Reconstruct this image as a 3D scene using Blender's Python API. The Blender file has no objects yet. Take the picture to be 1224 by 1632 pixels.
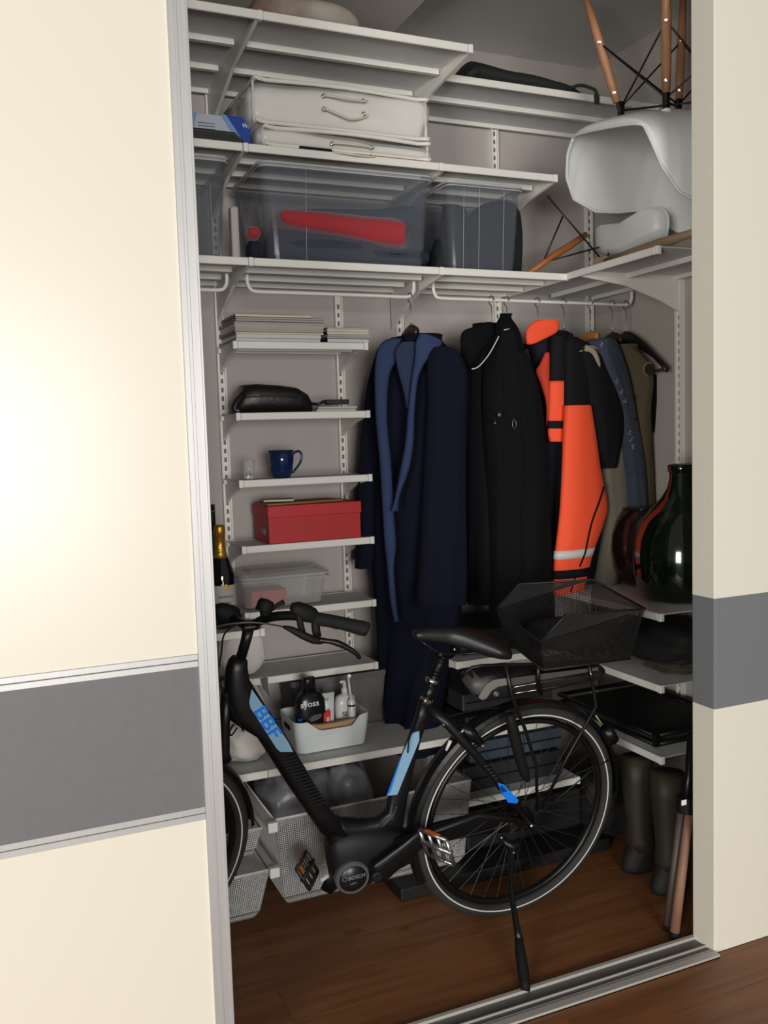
import bpy, bmesh, math, random
from mathutils import Vector, Matrix
random.seed(7)
C = bpy.context.scene.collection
# ---------------- camera (calibrated from the photograph) ----------------
FPX = 1447.96; YAW, PIT, ROL = 0.4081574, 0.08334008, 0.03045813
CAM = Vector((0, 0, 1.55))
def _axes():
    fwd = Vector((0, math.cos(PIT), -math.sin(PIT))); right = Vector((1, 0, 0)); down = fwd.cross(right)
    r = math.cos(ROL)*right + math.sin(ROL)*down; d = -math.sin(ROL)*right + math.cos(ROL)*down
    Rz = Matrix.Rotation(-YAW, 3, 'Z')
    return Rz @ r, Rz @ d, Rz @ fwd
AR, AD, AF = _axes()
cd = bpy.data.cameras.new('camera'); cam = bpy.data.objects.new('camera', cd); C.objects.link(cam)
cd.sensor_fit = 'VERTICAL'; cd.sensor_height = 36; cd.lens = 36*FPX/1632; cd.clip_start = .05
M = Matrix((AR, -AD, -AF)).transposed().to_4x4(); M.translation = CAM; cam.matrix_world = M
bpy.context.scene.camera = cam
# ---------------- world, lights, exposure ----------------
sc = bpy.context.scene
sc.view_settings.view_transform = 'Standard'; sc.view_settings.look = 'None'
sc.view_settings.gamma = 1; sc.view_settings.use_curve_mapping = False; sc.view_settings.exposure = -0.12
w = bpy.data.worlds.new('world'); sc.world = w; w.use_nodes = True
w.node_tree.nodes['Background'].inputs[0].default_value = (1, .985, .955, 1)
w.node_tree.nodes['Background'].inputs[1].default_value = 0.22
def area(name, loc, target, sx, sy, power, col):
    l = bpy.data.lights.new(name, 'AREA'); l.shape = 'RECTANGLE'; l.size = sx; l.size_y = sy; l.energy = power; l.color = col
    o = bpy.data.objects.new(name, l); C.objects.link(o); o.location = loc
    o.rotation_euler = (Vector(target)-Vector(loc)).to_track_quat('-Z', 'Y').to_euler(); return o
area('window_daylight', (-0.3, -5.0, 1.5), (0.7, 2.0, 2.2), 2.2, 2.0, 335, (1, .98, .95))
area('left_fill', (-3.2, -2.2, 1.35), (2.2, 2.6, 2.0), 1.4, 1.7, 200, (1, .98, .95))  # unseen fill light, added to brighten the chairs and the closet ceiling
# ---------------- helpers ----------------
def at(px, py, **k):
    d = AR*((px-612)/FPX) + AD*((py-816)/FPX) + AF
    (a, v), = k.items(); i = 'xyz'.index(a)
    return CAM + d*((v-CAM[i])/d[i])
OFF = {}
def L(o, label=None, cat=None, group=None, kind=None):
    if label: o['label'] = label
    if cat: o['category'] = cat
    if group: o['group'] = group
    if kind: o['kind'] = kind
    return o
def thing(name, loc, label, cat, group=None):
    o = bpy.data.objects.new(name, None); C.objects.link(o); o.location = loc; o.empty_display_size = .05
    OFF[o] = Vector(loc); return L(o, label, cat, group)
class MB:
    def __init__(s): s.v = []; s.f = []
    def add(s, vs, fs):
        n = len(s.v); s.v += [Vector(p) for p in vs]; s.f += [tuple(i+n for i in f) for f in fs]; return s
    def box(s, c, d, R=None):
        c = Vector(c); vs = []
        for x in (-1, 1):
            for y in (-1, 1):
                for z in (-1, 1):
                    p = Vector((x*d[0]/2, y*d[1]/2, z*d[2]/2)); vs.append(c+(R @ p if R else p))
        return s.add(vs, [(0,1,3,2),(4,6,7,5),(0,4,5,1),(2,3,7,6),(0,2,6,4),(1,5,7,3)])
    def bb(s, x0, x1, y0, y1, z0, z1): return s.box(((x0+x1)/2, (y0+y1)/2, (z0+z1)/2), (x1-x0, y1-y0, z1-z0))
    def rings(s, rs, cap=True, closed=True):
        n = len(rs[0]); vs = [p for r in rs for p in r]; fs = []
        for i in range(len(rs)-1):
            for j in range(n if closed else n-1):
                k = (j+1) % n; fs.append((i*n+j, i*n+k, (i+1)*n+k, (i+1)*n+j))
        if cap and closed: fs.append(tuple(range(n-1, -1, -1))); fs.append(tuple((len(rs)-1)*n+j for j in range(n)))
        return s.add(vs, fs)
    def tube(s, path, r, seg=8, sub=0, cap=True):
        P = [Vector(p) for p in path]
        if sub:
            Q = []
            for i in range(len(P)-1):
                p0, p1, p2, p3 = P[max(i-1,0)], P[i], P[i+1], P[min(i+2,len(P)-1)]
                for k in range(sub):
                    t = k/sub; Q.append(.5*((2*p1)+(p2-p0)*t+(2*p0-5*p1+4*p2-p3)*t*t+(3*p1-p0-3*p2+p3)*t*t*t))
            Q.append(P[-1])
            if not isinstance(r, (int, float)):
                r = [r[min(i//sub, len(P)-1)]*(1-(i%sub)/sub)+r[min(i//sub+1, len(P)-1)]*((i%sub)/sub) for i in range(len(Q))]
            P = Q
        R = r if not isinstance(r, (int, float)) else [r]*len(P)
        rs = []; up = None
        for i, p in enumerate(P):
            t = (P[min(i+1, len(P)-1)]-P[max(i-1, 0)]).normalized()
            if up is None: up = t.orthogonal().normalized()
            up = (up - t*up.dot(t)); up = up.normalized() if up.length > 1e-6 else t.orthogonal().normalized()
            b = t.cross(up)
            rs.append([p+(up*math.cos(a)+b*math.sin(a))*R[i] for a in [2*math.pi*k/seg for k in range(seg)]])
        return s.rings(rs, cap)
    def lathe(s, prof, c, seg=24, ax=Vector((0,0,1)), cap=True):
        ax = Vector(ax).normalized(); u = ax.orthogonal().normalized(); v = ax.cross(u); c = Vector(c)
        return s.rings([[c+ax*h+(u*math.cos(a)+v*math.sin(a))*max(r, 1e-4) for a in [2*math.pi*k/seg for k in range(seg)]] for r, h in prof], cap)
    def prism(s, poly, vec):
        n = len(poly); a = [Vector(p) for p in poly]; b = [p+Vector(vec) for p in a]
        return s.add(a+b, [tuple(range(n)), tuple(range(2*n-1, n-1, -1))]+[(i, n+i, n+(i+1)%n, (i+1)%n) for i in range(n)])
    def grid(s, fn, nu, nv, th=0):
        vs = [Vector(fn(i/nu, j/nv)) for i in range(nu+1) for j in range(nv+1)]
        fs = [(i*(nv+1)+j, (i+1)*(nv+1)+j, (i+1)*(nv+1)+j+1, i*(nv+1)+j+1) for i in range(nu) for j in range(nv)]
        return s.add(vs, fs)
    def build(s, name, mat, parent=None, smooth=False, bevel=0, solid=0, sub=0, segs=2):
        root = OFF.get(parent, Vector((0,0,0))) if parent else None
        if root is None:
            lo = [min(p[i] for p in s.v) for i in range(3)]; hi = [max(p[i] for p in s.v) for i in range(3)]
            root = Vector(((lo[0]+hi[0])/2, (lo[1]+hi[1])/2, lo[2]))
        me = bpy.data.meshes.new(name); me.from_pydata([tuple(p-root) for p in s.v], [], s.f); me.update()
        bm = bmesh.new(); bm.from_mesh(me); bmesh.ops.recalc_face_normals(bm, faces=bm.faces); bm.to_mesh(me); bm.free()
        me.materials.append(mat)
        if smooth: me.polygons.foreach_set('use_smooth', [True]*len(me.polygons))
        o = bpy.data.objects.new(name, me); C.objects.link(o); OFF[o] = root
        if parent: o.parent = parent
        else: o.location = root
        if solid: m = o.modifiers.new('s', 'SOLIDIFY'); m.thickness = solid; m.offset = 0
        if bevel: m = o.modifiers.new('b', 'BEVEL'); m.width = bevel; m.segments = segs; m.limit_method = 'ANGLE'; m.angle_limit = .6
        if sub: m = o.modifiers.new('u', 'SUBSURF'); m.levels = sub; m.render_levels = sub
        return o
def sub_of(o):    # children of a child keep the root offset
    return o
def mat(name, col, rough=.5, metal=0, noise=0, nscale=8, bump=0, bscale=60, alpha=1, spec=.5, stretch=(1,1,1), col2=None, trans=0, coat=0, sheen=0):
    m = bpy.data.materials.new(name); m.use_nodes = True; N = m.node_tree.nodes; K = m.node_tree.links; b = N['Principled BSDF']
    lin = lambda c: tuple(((x/255+.055)/1.055)**2.4 if x > 10 else x/255/12.92 for x in c)
    c = lin(col); b.inputs['Base Color'].default_value = (*c, 1)
    b.inputs['Roughness'].default_value = rough; b.inputs['Metallic'].default_value = metal; b.inputs['Alpha'].default_value = alpha
    b.inputs['Specular IOR Level'].default_value = spec; b.inputs['Transmission Weight'].default_value = trans; b.inputs['Coat Weight'].default_value = coat
    b.inputs['Sheen Weight'].default_value = sheen
    if noise or bump:
        tc = N.new('ShaderNodeTexCoord'); mp = N.new('ShaderNodeMapping'); mp.inputs['Scale'].default_value = stretch; K.new(tc.outputs['Object'], mp.inputs[0])
    if noise:
        n = N.new('ShaderNodeTexNoise'); n.inputs['Scale'].default_value = nscale; n.inputs['Detail'].default_value = 5; K.new(mp.outputs[0], n.inputs[0])
        r = N.new('ShaderNodeValToRGB'); e = r.color_ramp.elements; e[0].position = .32; e[1].position = .68
        c2 = lin(col2) if col2 else tuple(x*(1-noise) for x in c)
        e[0].color = (*c2, 1); e[1].color = (*c, 1); K.new(n.outputs['Fac'], r.inputs[0]); K.new(r.outputs[0], b.inputs['Base Color'])
    if bump:
        n = N.new('ShaderNodeTexNoise'); n.inputs['Scale'].default_value = bscale; n.inputs['Detail'].default_value = 4; K.new(mp.outputs[0], n.inputs[0])
        u = N.new('ShaderNodeBump'); u.inputs['Strength'].default_value = bump; u.inputs['Distance'].default_value = .004; K.new(n.outputs['Fac'], u.inputs['Height']); K.new(u.outputs[0], b.inputs['Normal'])
    return m
def text(name, s, org, xd, yd, size, m, parent, bold=0, sx=1, ext=.0006):
    cu = bpy.data.curves.new(name, 'FONT'); cu.body = s; cu.size = 1; cu.extrude = ext/size; cu.offset = bold
    o = bpy.data.objects.new('tmp', cu); C.objects.link(o)
    dg = bpy.context.evaluated_depsgraph_get(); dg.update(); me = bpy.data.meshes.new_from_object(o.evaluated_get(dg))
    bpy.data.objects.remove(o); me.name = name
    xd = Vector(xd).normalized(); yd = Vector(yd).normalized(); zd = xd.cross(yd); root = OFF[parent]; org = Vector(org)-root
    for v in me.vertices: p = v.co.copy(); v.co = org+(xd*p.x*sx+yd*p.y+zd*p.z)*size
    me.materials.clear(); me.materials.append(m)
    r = bpy.data.objects.new(name, me); C.objects.link(r); r.parent = parent; OFF[r] = root; return r
# ---------------- materials ----------------
WHITE = mat('white_powder_coat', (226, 224, 216), .45)
WIRE = mat('white_wire', (205, 205, 202), .5)
PLAST = mat('white_end_cap', (230, 228, 220), .4)
WALL = mat('closet_paint', (176, 168, 163), .9, bump=.15, bscale=90)
WALLR = mat('side_wall_paint', (176, 168, 160), .9, bump=.15, bscale=90)
CEIL = mat('ceiling_paint', (205, 203, 200), .95)
SOFF = mat('soffit_paint', (205, 200, 190), .9)
ALU = mat('brushed_aluminium', (196, 194, 192), .42, .55, stretch=(40,40,1), noise=.06, nscale=6)
CREAM = mat('cream_lacquer', (222, 215, 199), .28, spec=.4)
GREYP = mat('grey_door_panel', (108, 108, 108), .5, spec=.3, noise=.05, nscale=40)
BLACK = mat('black_paint', (14, 14, 14), .35, spec=.35)
MBLACK = mat('matt_black', (13, 13, 13), .7, spec=.25)
RUBBER = mat('tyre_rubber', (38, 37, 35), .75, bump=.4, bscale=200)
CHROME = mat('chrome', (205, 205, 203), .2, 1)
GREYM = mat('grey_metal', (110, 110, 110), .35, .6)
REFL = mat('reflective_white', (205, 205, 200), .45)
BLUE = mat('bright_blue', (20, 120, 225), .35)
LBLUE = mat('pale_blue_paint', (128, 165, 190), .3)
LEAF = 0
def pmat(name, colA, colB, z0, z1):   # wall paint with a horizontal painted stripe between two heights (object space = world space)
    m = mat(name, colA, .75, bump=.1, bscale=70); N = m.node_tree.nodes; K = m.node_tree.links; b = N['Principled BSDF']
    lin = lambda c: tuple(((x/255+.055)/1.055)**2.4 for x in c)
    g = N.new('ShaderNodeNewGeometry'); s = N.new('ShaderNodeSeparateXYZ'); K.new(g.outputs['Position'], s.inputs[0])
    a = N.new('ShaderNodeMath'); a.operation = 'GREATER_THAN'; a.inputs[1].default_value = z0; K.new(s.outputs['Z'], a.inputs[0])
    c = N.new('ShaderNodeMath'); c.operation = 'LESS_THAN'; c.inputs[1].default_value = z1; K.new(s.outputs['Z'], c.inputs[0])
    mu = N.new('ShaderNodeMath'); mu.operation = 'MULTIPLY'; K.new(a.outputs[0], mu.inputs[0]); K.new(c.outputs[0], mu.inputs[1])
    mx = N.new('ShaderNodeMix'); mx.data_type = 'RGBA'; K.new(mu.outputs[0], mx.inputs[0])
    mx.inputs[6].default_value = (*lin(colA), 1); mx.inputs[7].default_value = (*lin(colB), 1); K.new(mx.outputs[2], b.inputs['Base Color']); return m
STRIPE = pmat('wall_paint_with_grey_stripe', (226, 220, 204), (114, 116, 118), .736, 1.059)
def wood(name, c1, c2, c3):
    m = bpy.data.materials.new(name); m.use_nodes = True; N = m.node_tree.nodes; K = m.node_tree.links; b = N['Principled BSDF']
    lin = lambda c: tuple(((x/255+.055)/1.055)**2.4 for x in c)
    tc = N.new('ShaderNodeTexCoord'); oi = N.new('ShaderNodeObjectInfo'); ad = N.new('ShaderNodeVectorMath'); ad.operation = 'ADD'
    sc_ = N.new('ShaderNodeVectorMath'); sc_.operation = 'SCALE'; sc_.inputs[3].default_value = 9; K.new(oi.outputs['Random'], sc_.inputs[0])
    K.new(tc.outputs['Object'], ad.inputs[0]); K.new(sc_.outputs[0], ad.inputs[1])
    mp = N.new('ShaderNodeMapping'); mp.inputs['Scale'].default_value = (1.2, 14, 14); K.new(ad.outputs[0], mp.inputs[0])
    n = N.new('ShaderNodeTexNoise'); n.inputs['Scale'].default_value = 2.2; n.inputs['Detail'].default_value = 8; n.inputs['Distortion'].default_value = .6; K.new(mp.outputs[0], n.inputs[0])
    r = N.new('ShaderNodeValToRGB'); e = r.color_ramp.elements; e[0].position = .3; e[0].color = (*lin(c1), 1); e[1].position = .72; e[1].color = (*lin(c3), 1)
    e2 = e.new(.5); e2.color = (*lin(c2), 1); K.new(n.outputs['Fac'], r.inputs[0])
    hs = N.new('ShaderNodeHueSaturation'); mr = N.new('ShaderNodeMapRange'); mr.inputs[3].default_value = .93; mr.inputs[4].default_value = 1.07
    K.new(oi.outputs['Random'], mr.inputs[0]); K.new(mr.outputs[0], hs.inputs['Value']); K.new(r.outputs[0], hs.inputs['Color'])
    mp2 = N.new('ShaderNodeMapping'); mp2.inputs['Scale'].default_value = (5, 14, 5); K.new(ad.outputs[0], mp2.inputs[0])
    vo = N.new('ShaderNodeTexNoise'); vo.inputs['Scale'].default_value = 1.1; K.new(mp2.outputs[0], vo.inputs[0])
    k = N.new('ShaderNodeValToRGB'); k.color_ramp.elements[0].position = .2; k.color_ramp.elements[0].color = (.25,.2,.18,1); k.color_ramp.elements[1].position = .32; k.color_ramp.elements[1].color = (1,1,1,1)
    K.new(vo.outputs['Fac'], k.inputs[0]); mx = N.new('ShaderNodeMix'); mx.data_type = 'RGBA'; mx.blend_type = 'MULTIPLY'; mx.inputs[0].default_value = 1
    K.new(hs.outputs[0], mx.inputs[6]); K.new(k.outputs[0], mx.inputs[7]); K.new(mx.outputs[2], b.inputs['Base Color'])
    b.inputs['Roughness'].default_value = .42; b.inputs['Specular IOR Level'].default_value = .35; return m
OAK = wood('oak_floor', (108, 68, 40), (126, 80, 47), (138, 90, 54))
# ---------------- setting ----------------
YF, YB, XR, XL, HC = 1.978, 3.33, 2.48, -.25, 3.09
def struct(name, mb, m, parent=None, **k):
    o = mb.build(name, m, parent, **k)
    if not parent: o['kind'] = 'structure'
    return o
floor = struct('floor', MB().bb(-2.6, 4.2, -2.8, 3.4, -.08, -.014), mat('subfloor', (40, 24, 14), .9))
random.seed(3)
def planks(y0, y1, x0, x1, pw, x_off):
    y = y0; r = 0
    while y < y1-.01:
        w_ = min(pw, y1-y); xx = x0; first = True
        while xx < x1-.01:
            ln = (random.uniform(.5, 1.6) if first else random.uniform(1.3, 2.1)); first = False; xe = min(xx+ln, x1)
            if x1-xe < .25: xe = x1
            MB().bb(xx+.0003, xe-.0003, y+.0003, y+w_-.0003, -.014, 0).build('plank', OAK, floor, bevel=.0007, segs=1)
            xx = xe
        y += w_; r += 1
planks(2.068, 3.33, XL, XR, .158, 0)
planks(.556, 1.978, -1.6, 3.6, .158, .4)
struct('wall_back', MB().bb(XL-.08, XR+.08, YB, YB+.08, 0, HC), WALL)
struct('wall_right', MB().bb(XR, XR+.08, 2.068, YB, 0, HC), WALLR)
struct('wall_left', MB().bb(XL-.08, XL, 2.068, YB, 0, HC), WALL)
struct('ceiling', MB().bb(XL-.08, XR+.08, YF, YB+.08, HC, HC+.08), CEIL)
struct('trim_2', MB().bb(XL, 1.434, 2.07, YB, 3.0, HC), SOFF)
struct('wall_front', MB().bb(1.873, 4.2, YF, 2.068, 0, HC), STRIPE, bevel=.003)
struct('wall_header', MB().bb(-2.6, 1.873, YF+.05, 2.068, 2.86, HC), SOFF)
# floor track
tr = MB(); tr.bb(-1.6, 1.873, 2.058, 2.070, 0, .012); tr.bb(-1.6, 1.873, 2.010, 2.014, 0, .009); tr.bb(-1.6, 1.873, 1.955, 1.978, 0, .010); tr.bb(-1.6, 1.873, 1.980, 1.990, 0, .008)
t1 = struct('trim_1', MB().bb(-1.6, 1.873, 1.955, 2.070, -.014, .003), mat('dull_aluminium', (104, 100, 96), .5, .2, noise=.15, nscale=5, stretch=(.4, 60, 1)))
tr.build('track_rail', mat('pale_track_rail', (186, 182, 174), .45, .2), t1)
# sliding door
d = thing('door_1', (-.58, 2.0, 0), None, None); d['kind'] = 'structure'
x0, x1, xs = -1.62, .440, .398
MB().bb(x0, xs, 1.984, 2.000, 1.083, 2.85).build('upper_panel', CREAM, d)
MB().bb(x0, xs, 1.984, 2.000, .735, 1.054).build('middle_panel', GREYP, d)
MB().bb(x0, xs, 1.984, 2.000, .03, .705).build('lower_panel', CREAM, d)
for z0, z1 in ((1.054, 1.083), (.705, .735)):
    mbr = MB(); zm = (z0+z1)/2; mbr.bb(x0, xs, 1.980, 2.003, z0, zm-.0007); mbr.bb(x0, xs, 1.980, 2.003, zm+.0007, z1); mbr.bb(x0, xs, 1.986, 2.0, zm-.001, zm+.001)
    mbr.build('crossbar', ALU, d, bevel=.0012, segs=1)
st = MB(); st.bb(xs, x1, 1.976, 2.008, .014, 2.85); st.bb(xs+.012, xs+.020, 1.9748, 1.977, .014, 2.85); st.bb(x1-.006, x1, 1.972, 2.012, .014, 2.85)
st.build('stile', ALU, d, bevel=.001, segs=1)
# ---------------- shelving ----------------
SLOT = mat('upright_slot', (112, 108, 102), .8)
def upright(x, z0, z1, label, side=False, y=None):
    m = MB()
    if not side:
        for s in (-1, 1): m.bb(x+s*.0125-.003, x+s*.0125+.003, YB-.022, YB, z0, z1)
        m.bb(x-.0125, x+.0125, YB-.014, YB, z0, z1)
    else:
        for s in (-1, 1): m.bb(XR-.022, XR, y+s*.0125-.003, y+s*.0125+.003, z0, z1)
        m.bb(XR-.014, XR, y-.0125, y+.0125, z0, z1)
    o = thing('wall_upright', (x if not side else XR-.01, YB-.01 if not side else y, z0), label, 'shelf upright')
    ch = m.build('channel', WHITE, o)
    s = MB(); z = z0+.03
    while z < z1-.03:
        if not side: s.bb(x-.0045, x+.0045, YB-.0146, YB-.0135, z, z+.017)
        else: s.bb(XR-.0146, XR-.0135, y-.0045, y+.0045, z, z+.017)
        z += .032
    q = s.build('slots', SLOT, ch); q['kind'] = 'stuff'
UP = [(.803, .45, 2.8, 'white slotted upright left of the narrow shelf stack'), (1.268, .7, 2.1, 'white slotted upright right of the narrow shelf stack behind the red box'),
      (1.525, .2, 2.8, 'white slotted upright behind the bathrobe hanger'), (1.975, .2, 2.8, 'white slotted upright in the wall above the clear boxes, left of the white chair'),
      (2.44, .2, 2.8, 'white slotted upright in the back corner behind the jacket hangers')]
for u_ in UP: upright(*u_)
upright(0, .3, 2.13, 'white slotted upright on the right wall below the curved bracket', True, 2.79)
def shelf(name, a0, a1, fr, bk, z, label, side=False, br=(), caps=(1, 1), rails=2, deep=.10, cat='shelf', group=None, deck=True, wall=None):
    """a0..a1 along the shelf, fr front line, bk back line (towards the wall); side=True runs along the right wall"""
    mp = (lambda u, v, zz: Vector((u, v, zz))) if not side else (lambda u, v, zz: Vector((v, u, zz)))
    def bx(m, u0, u1, v0, v1, z0, z1):
        p, q = mp(u0, v0, z0), mp(u1, v1, z1); m.bb(min(p.x,q.x), max(p.x,q.x), min(p.y,q.y), max(p.y,q.y), z0, z1)
    o = thing(name, mp((a0+a1)/2, (fr+bk)/2, z-.026), label, cat, group)
    f = MB(); bx(f, a0+(.016 if caps[0] else 0), a1-(.016 if caps[1] else 0), fr, fr+.010, z-.025, z); f.build('front_rail', WHITE, o, bevel=.002, segs=1)
    f = MB(); bx(f, a0, a1, bk-.010, bk, z-.020, z); f.build('back_rail', WHITE, o)
    for i in range(rails):
        v = fr+(bk-fr)*(i+1)/(rails+1)
        f = MB(); bx(f, a0+.02, a1-.02, v-.009, v+.009, z-.022, z-.004); f.build('support_rail', WHITE, o)
    for k, c in enumerate(caps):
        if c:
            u0 = a0-.001 if k == 0 else a1-.015; f = MB(); bx(f, u0, u0+.016, fr-.001, fr+.016, z-.026, z+.001); f.build('end_cap', PLAST, o, bevel=.0015, segs=1)
    if deck:
        f = MB(); n = max(2, int((a1-a0)/.0062)); 
        for i in range(n+1):
            u = a0+.002+(a1-a0-.004)*i/n; bx(f, u-.0019, u+.0019, fr+.008, bk-.005, z-.0032, z-.001)
        n = max(2, int((bk-fr)/.0062))
        for i in range(n+1):
            v = fr+.008+(bk-fr-.014)*i/n; bx(f, a0+.002, a1-.002, v-.0017, v+.0017, z-.0045, z-.0022)
        q = f.build('wire_deck', WIRE, o); q['kind'] = 'stuff'
    wl = wall if wall is not None else ((YB if not side else XR)-.014)
    for b in br:
        pr = [(fr+.012, z-.002), (fr+.012, z-.024), (fr+(wl-fr)*.45, z-.034-deep*.15), (fr+(wl-fr)*.8, z-.034-deep*.6), (wl, z-.03-deep), (wl, z-.002)]
        f = MB(); f.prism([mp(b-.006, v, zz) for v, zz in pr], mp(.012, 0, 0) if not side else Vector((0, .012, 0))); f.build('bracket', WHITE, o, bevel=.001, segs=1)
    return o
YM = 2.86
BK = YB-.03
# top level
shelf('wire_shelf', .80, 1.515, 2.665, BK, 2.80, 'deep white mesh shelf at the very top, above the two bedding bags', br=(.80, 1.51), rails=2, deep=.13)
shelf('wire_shelf', .10, .80, 2.665, BK, 2.80, 'deep white mesh shelf at top left, beside the sliding door frame', br=(.10,), rails=2, deep=.13, caps=(1, 0))
shelf('wire_shelf', 1.525, XR-.01, 2.90, BK, 2.80, 'white mesh shelf at top right carrying the black bag', br=(2.44,), rails=1, deep=.09)
# upper level
ZU = 2.481
shelf('wire_shelf', .795, 1.500, YM, BK, ZU, 'white mesh shelf directly under the two bedding bags', br=(.797,), rails=2)
shelf('wire_shelf', .10, .792, YM, BK, ZU, 'white mesh shelf carrying the blue and white package', br=(.10,), rails=2, caps=(1, 0))
shelf('wire_shelf', 1.502, 1.968, YM, BK, ZU, 'white mesh shelf above the clear box of dark clothes, ending at the chair', br=(1.503, 1.966), rails=2, caps=(0, 1))
# middle level with clothes rods
ZM = 2.128
shelf('wire_shelf', .797, 1.492, YM, BK, ZM, 'long white mesh shelf under the big clear storage box, bathrobe rod below', br=(.799,), rails=2, deep=.13)
shelf('wire_shelf', .10, .795, YM, BK, ZM, 'white mesh shelf at far left under the clear box behind the door frame', br=(.10,), rails=2, deep=.13, caps=(1, 0))
shelf('wire_shelf', 1.494, 2.012, YM, BK, ZM, 'white mesh shelf under the clear box of dark clothes, above the coats', br=(1.496,), rails=2, deep=.13, caps=(0, 0))
# right wall shelves
shelf('wire_shelf', 2.36, BK, 2.0, XR-.03, 2.130, 'white mesh side shelf carrying the two upturned chairs', True, br=(2.79,), rails=1, deep=.11, caps=(1, 0))
shelf('wire_shelf', 2.355, 3.08, 2.0, XR-.03, .937, 'white mesh side shelf under the green glass demijohn', True, br=(2.79,), rails=1)
shelf('wire_shelf', 2.355, 3.08, 2.0, XR-.03, .695, 'white mesh side shelf carrying dark crumpled cloth', True, br=(2.79,), rails=1)
shelf('wire_shelf', 2.355, 3.08, 2.0, XR-.03, .451, 'white mesh side shelf directly above the olive boots', True, br=(2.79,), rails=1)
# narrow stack
YS = 3.07
SZ = [1.888, 1.644, 1.412, 1.182, .948, .712]
SL = ['narrow white shelf carrying the piles of magazines', 'narrow white shelf carrying the black leather pouch', 'narrow white shelf carrying the blue mug',
      'narrow white shelf carrying the red shoebox', 'narrow white shelf under the small clear box, behind the handlebar', 'narrow empty white shelf above the shampoo basket']
for z_, l_ in zip(SZ, SL): shelf('narrow_shelf', .788, 1.285, YS, BK, z_, l_, br=(.803, 1.268), rails=1, deep=.06)
# left bay
shelf('wire_shelf', .10, .797, YM, BK, .933, 'white mesh shelf under the wine bottles at the left edge', br=(.10, .79), rails=1)
shelf('wire_shelf', .10, .772, 2.8, BK, .478, 'low white mesh shelf at left under the white crumpled fabric', br=(.10,), rails=2, caps=(1, 0))
shelf('wire_shelf', .774, 1.50, 2.8, BK, .478, 'low white mesh shelf under the white shampoo basket', br=(.776,), rails=2, caps=(0, 0))
shelf('wire_shelf', 1.502, XR-.5, 2.8, BK, .478, 'low white mesh shelf seen through the top of the rear wheel', br=(1.505,), rails=2, caps=(0, 1))
shelf('wire_shelf', 1.505, 1.99, YM, BK, .728, 'short white mesh shelf behind the saddle and carrier battery', br=(1.51,), rails=1)
shelf('wire_shelf', 1.49, 1.99, 2.8, BK, .235, 'lowest white mesh shelf seen through the rear wheel hub', br=(1.50,), rails=1, deep=.004)
# clothes rods
def rod(x0, x1, label):
    m = MB(); y = 3.03; z = 2.05
    P = [(x0, y, z+.055), (x0, y, z+.03), (x0+.008, y, z+.01), (x0+.03, y, z)] + [(x0+.03+(x1-x0-.06)*i/6, y, z) for i in range(1, 6)] + [(x1-.03, y, z), (x1-.008, y, z+.01), (x1, y, z+.03), (x1, y, z+.055)]
    m.tube(P, .0065, 10, sub=3); L(m.build('clothes_rod', WHITE, None, smooth=True), label, 'clothes rod')
rod(.835, 1.455, 'white clothes rod with upturned ends holding the bathrobe'); rod(1.535, 2.435, 'white clothes rod holding the coats and jackets'); rod(.14, .765, 'white clothes rod stub with upturned end beside the door frame')
# ---------------- generic builders ----------------
def wire(m, p, q, r=.0012): return m.tube([p, q], r, 4, cap=False)
def lerp(a, b, t): return Vector(a)*(1-t)+Vector(b)*t
def wpanel(m, a, b, c, d_, nu, nv, r=.001):   # a-b bottom, d-c top
    for i in range(nu+1): wire(m, lerp(a, b, i/nu), lerp(d_, c, i/nu), r)
    for j in range(nv+1): wire(m, lerp(a, d_, j/nv), lerp(b, c, j/nv), r)
def rbox(m, x0, x1, y0, y1, z0, z1, r=.02, n=4, tx=0, ty=0, levels=None):
    """box with rounded vertical corners, tapering in towards the bottom by tx, ty"""
    rs = []
    for t, ins in (levels or [(0, .004), (.03, 0), (.97, 0), (1, .004)]):
        z = z0+(z1-z0)*t; a = (1-t)*tx+ins; b = (1-t)*ty+ins; ring = []
        for cx, cy, s in ((x1-a-r, y1-b-r, 0), (x0+a+r, y1-b-r, 1), (x0+a+r, y0+b+r, 2), (x1-a-r, y0+b+r, 3)):
            for k in range(n+1):
                g = (s+k/n)*math.pi/2; ring.append(Vector((cx+r*math.cos(g), cy+r*math.sin(g), z)))
        rs.append(ring)
    return m.rings(rs)
def shell_open(m, x0, x1, y0, y1, z0, z1, r=.03, tx=.01, ty=.01, th=.002, n=4, dip=None):
    def ring(z, t, o):
        a, b = (1-t)*tx+o, (1-t)*ty+o; q = []
        for cx, cy, s in ((x1-a-r, y1-b-r, 0), (x0+a+r, y1-b-r, 1), (x0+a+r, y0+b+r, 2), (x1-a-r, y0+b+r, 3)):
            for k in range(n+1):
                g = (s+k/n)*math.pi/2; q.append(Vector((cx+(r-o*.5)*math.cos(g), cy+(r-o*.5)*math.sin(g), z)))
        if dip and t == 1:
            R = []
            for i in range(len(q)):
                R.append(q[i])
            q = R
        return q
    rs = [ring(z0+.004, 0, .006), ring(z0, 0, .012)][::-1]+[ring(z0+(z1-z0)*t, t, 0) for t in (.06, .5, 1)]+[ring(z1, 1, th), ring(z0+(z1-z0)*.5, .5, th), ring(z0+.006, 0, th)]
    return m.rings(rs)
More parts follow.
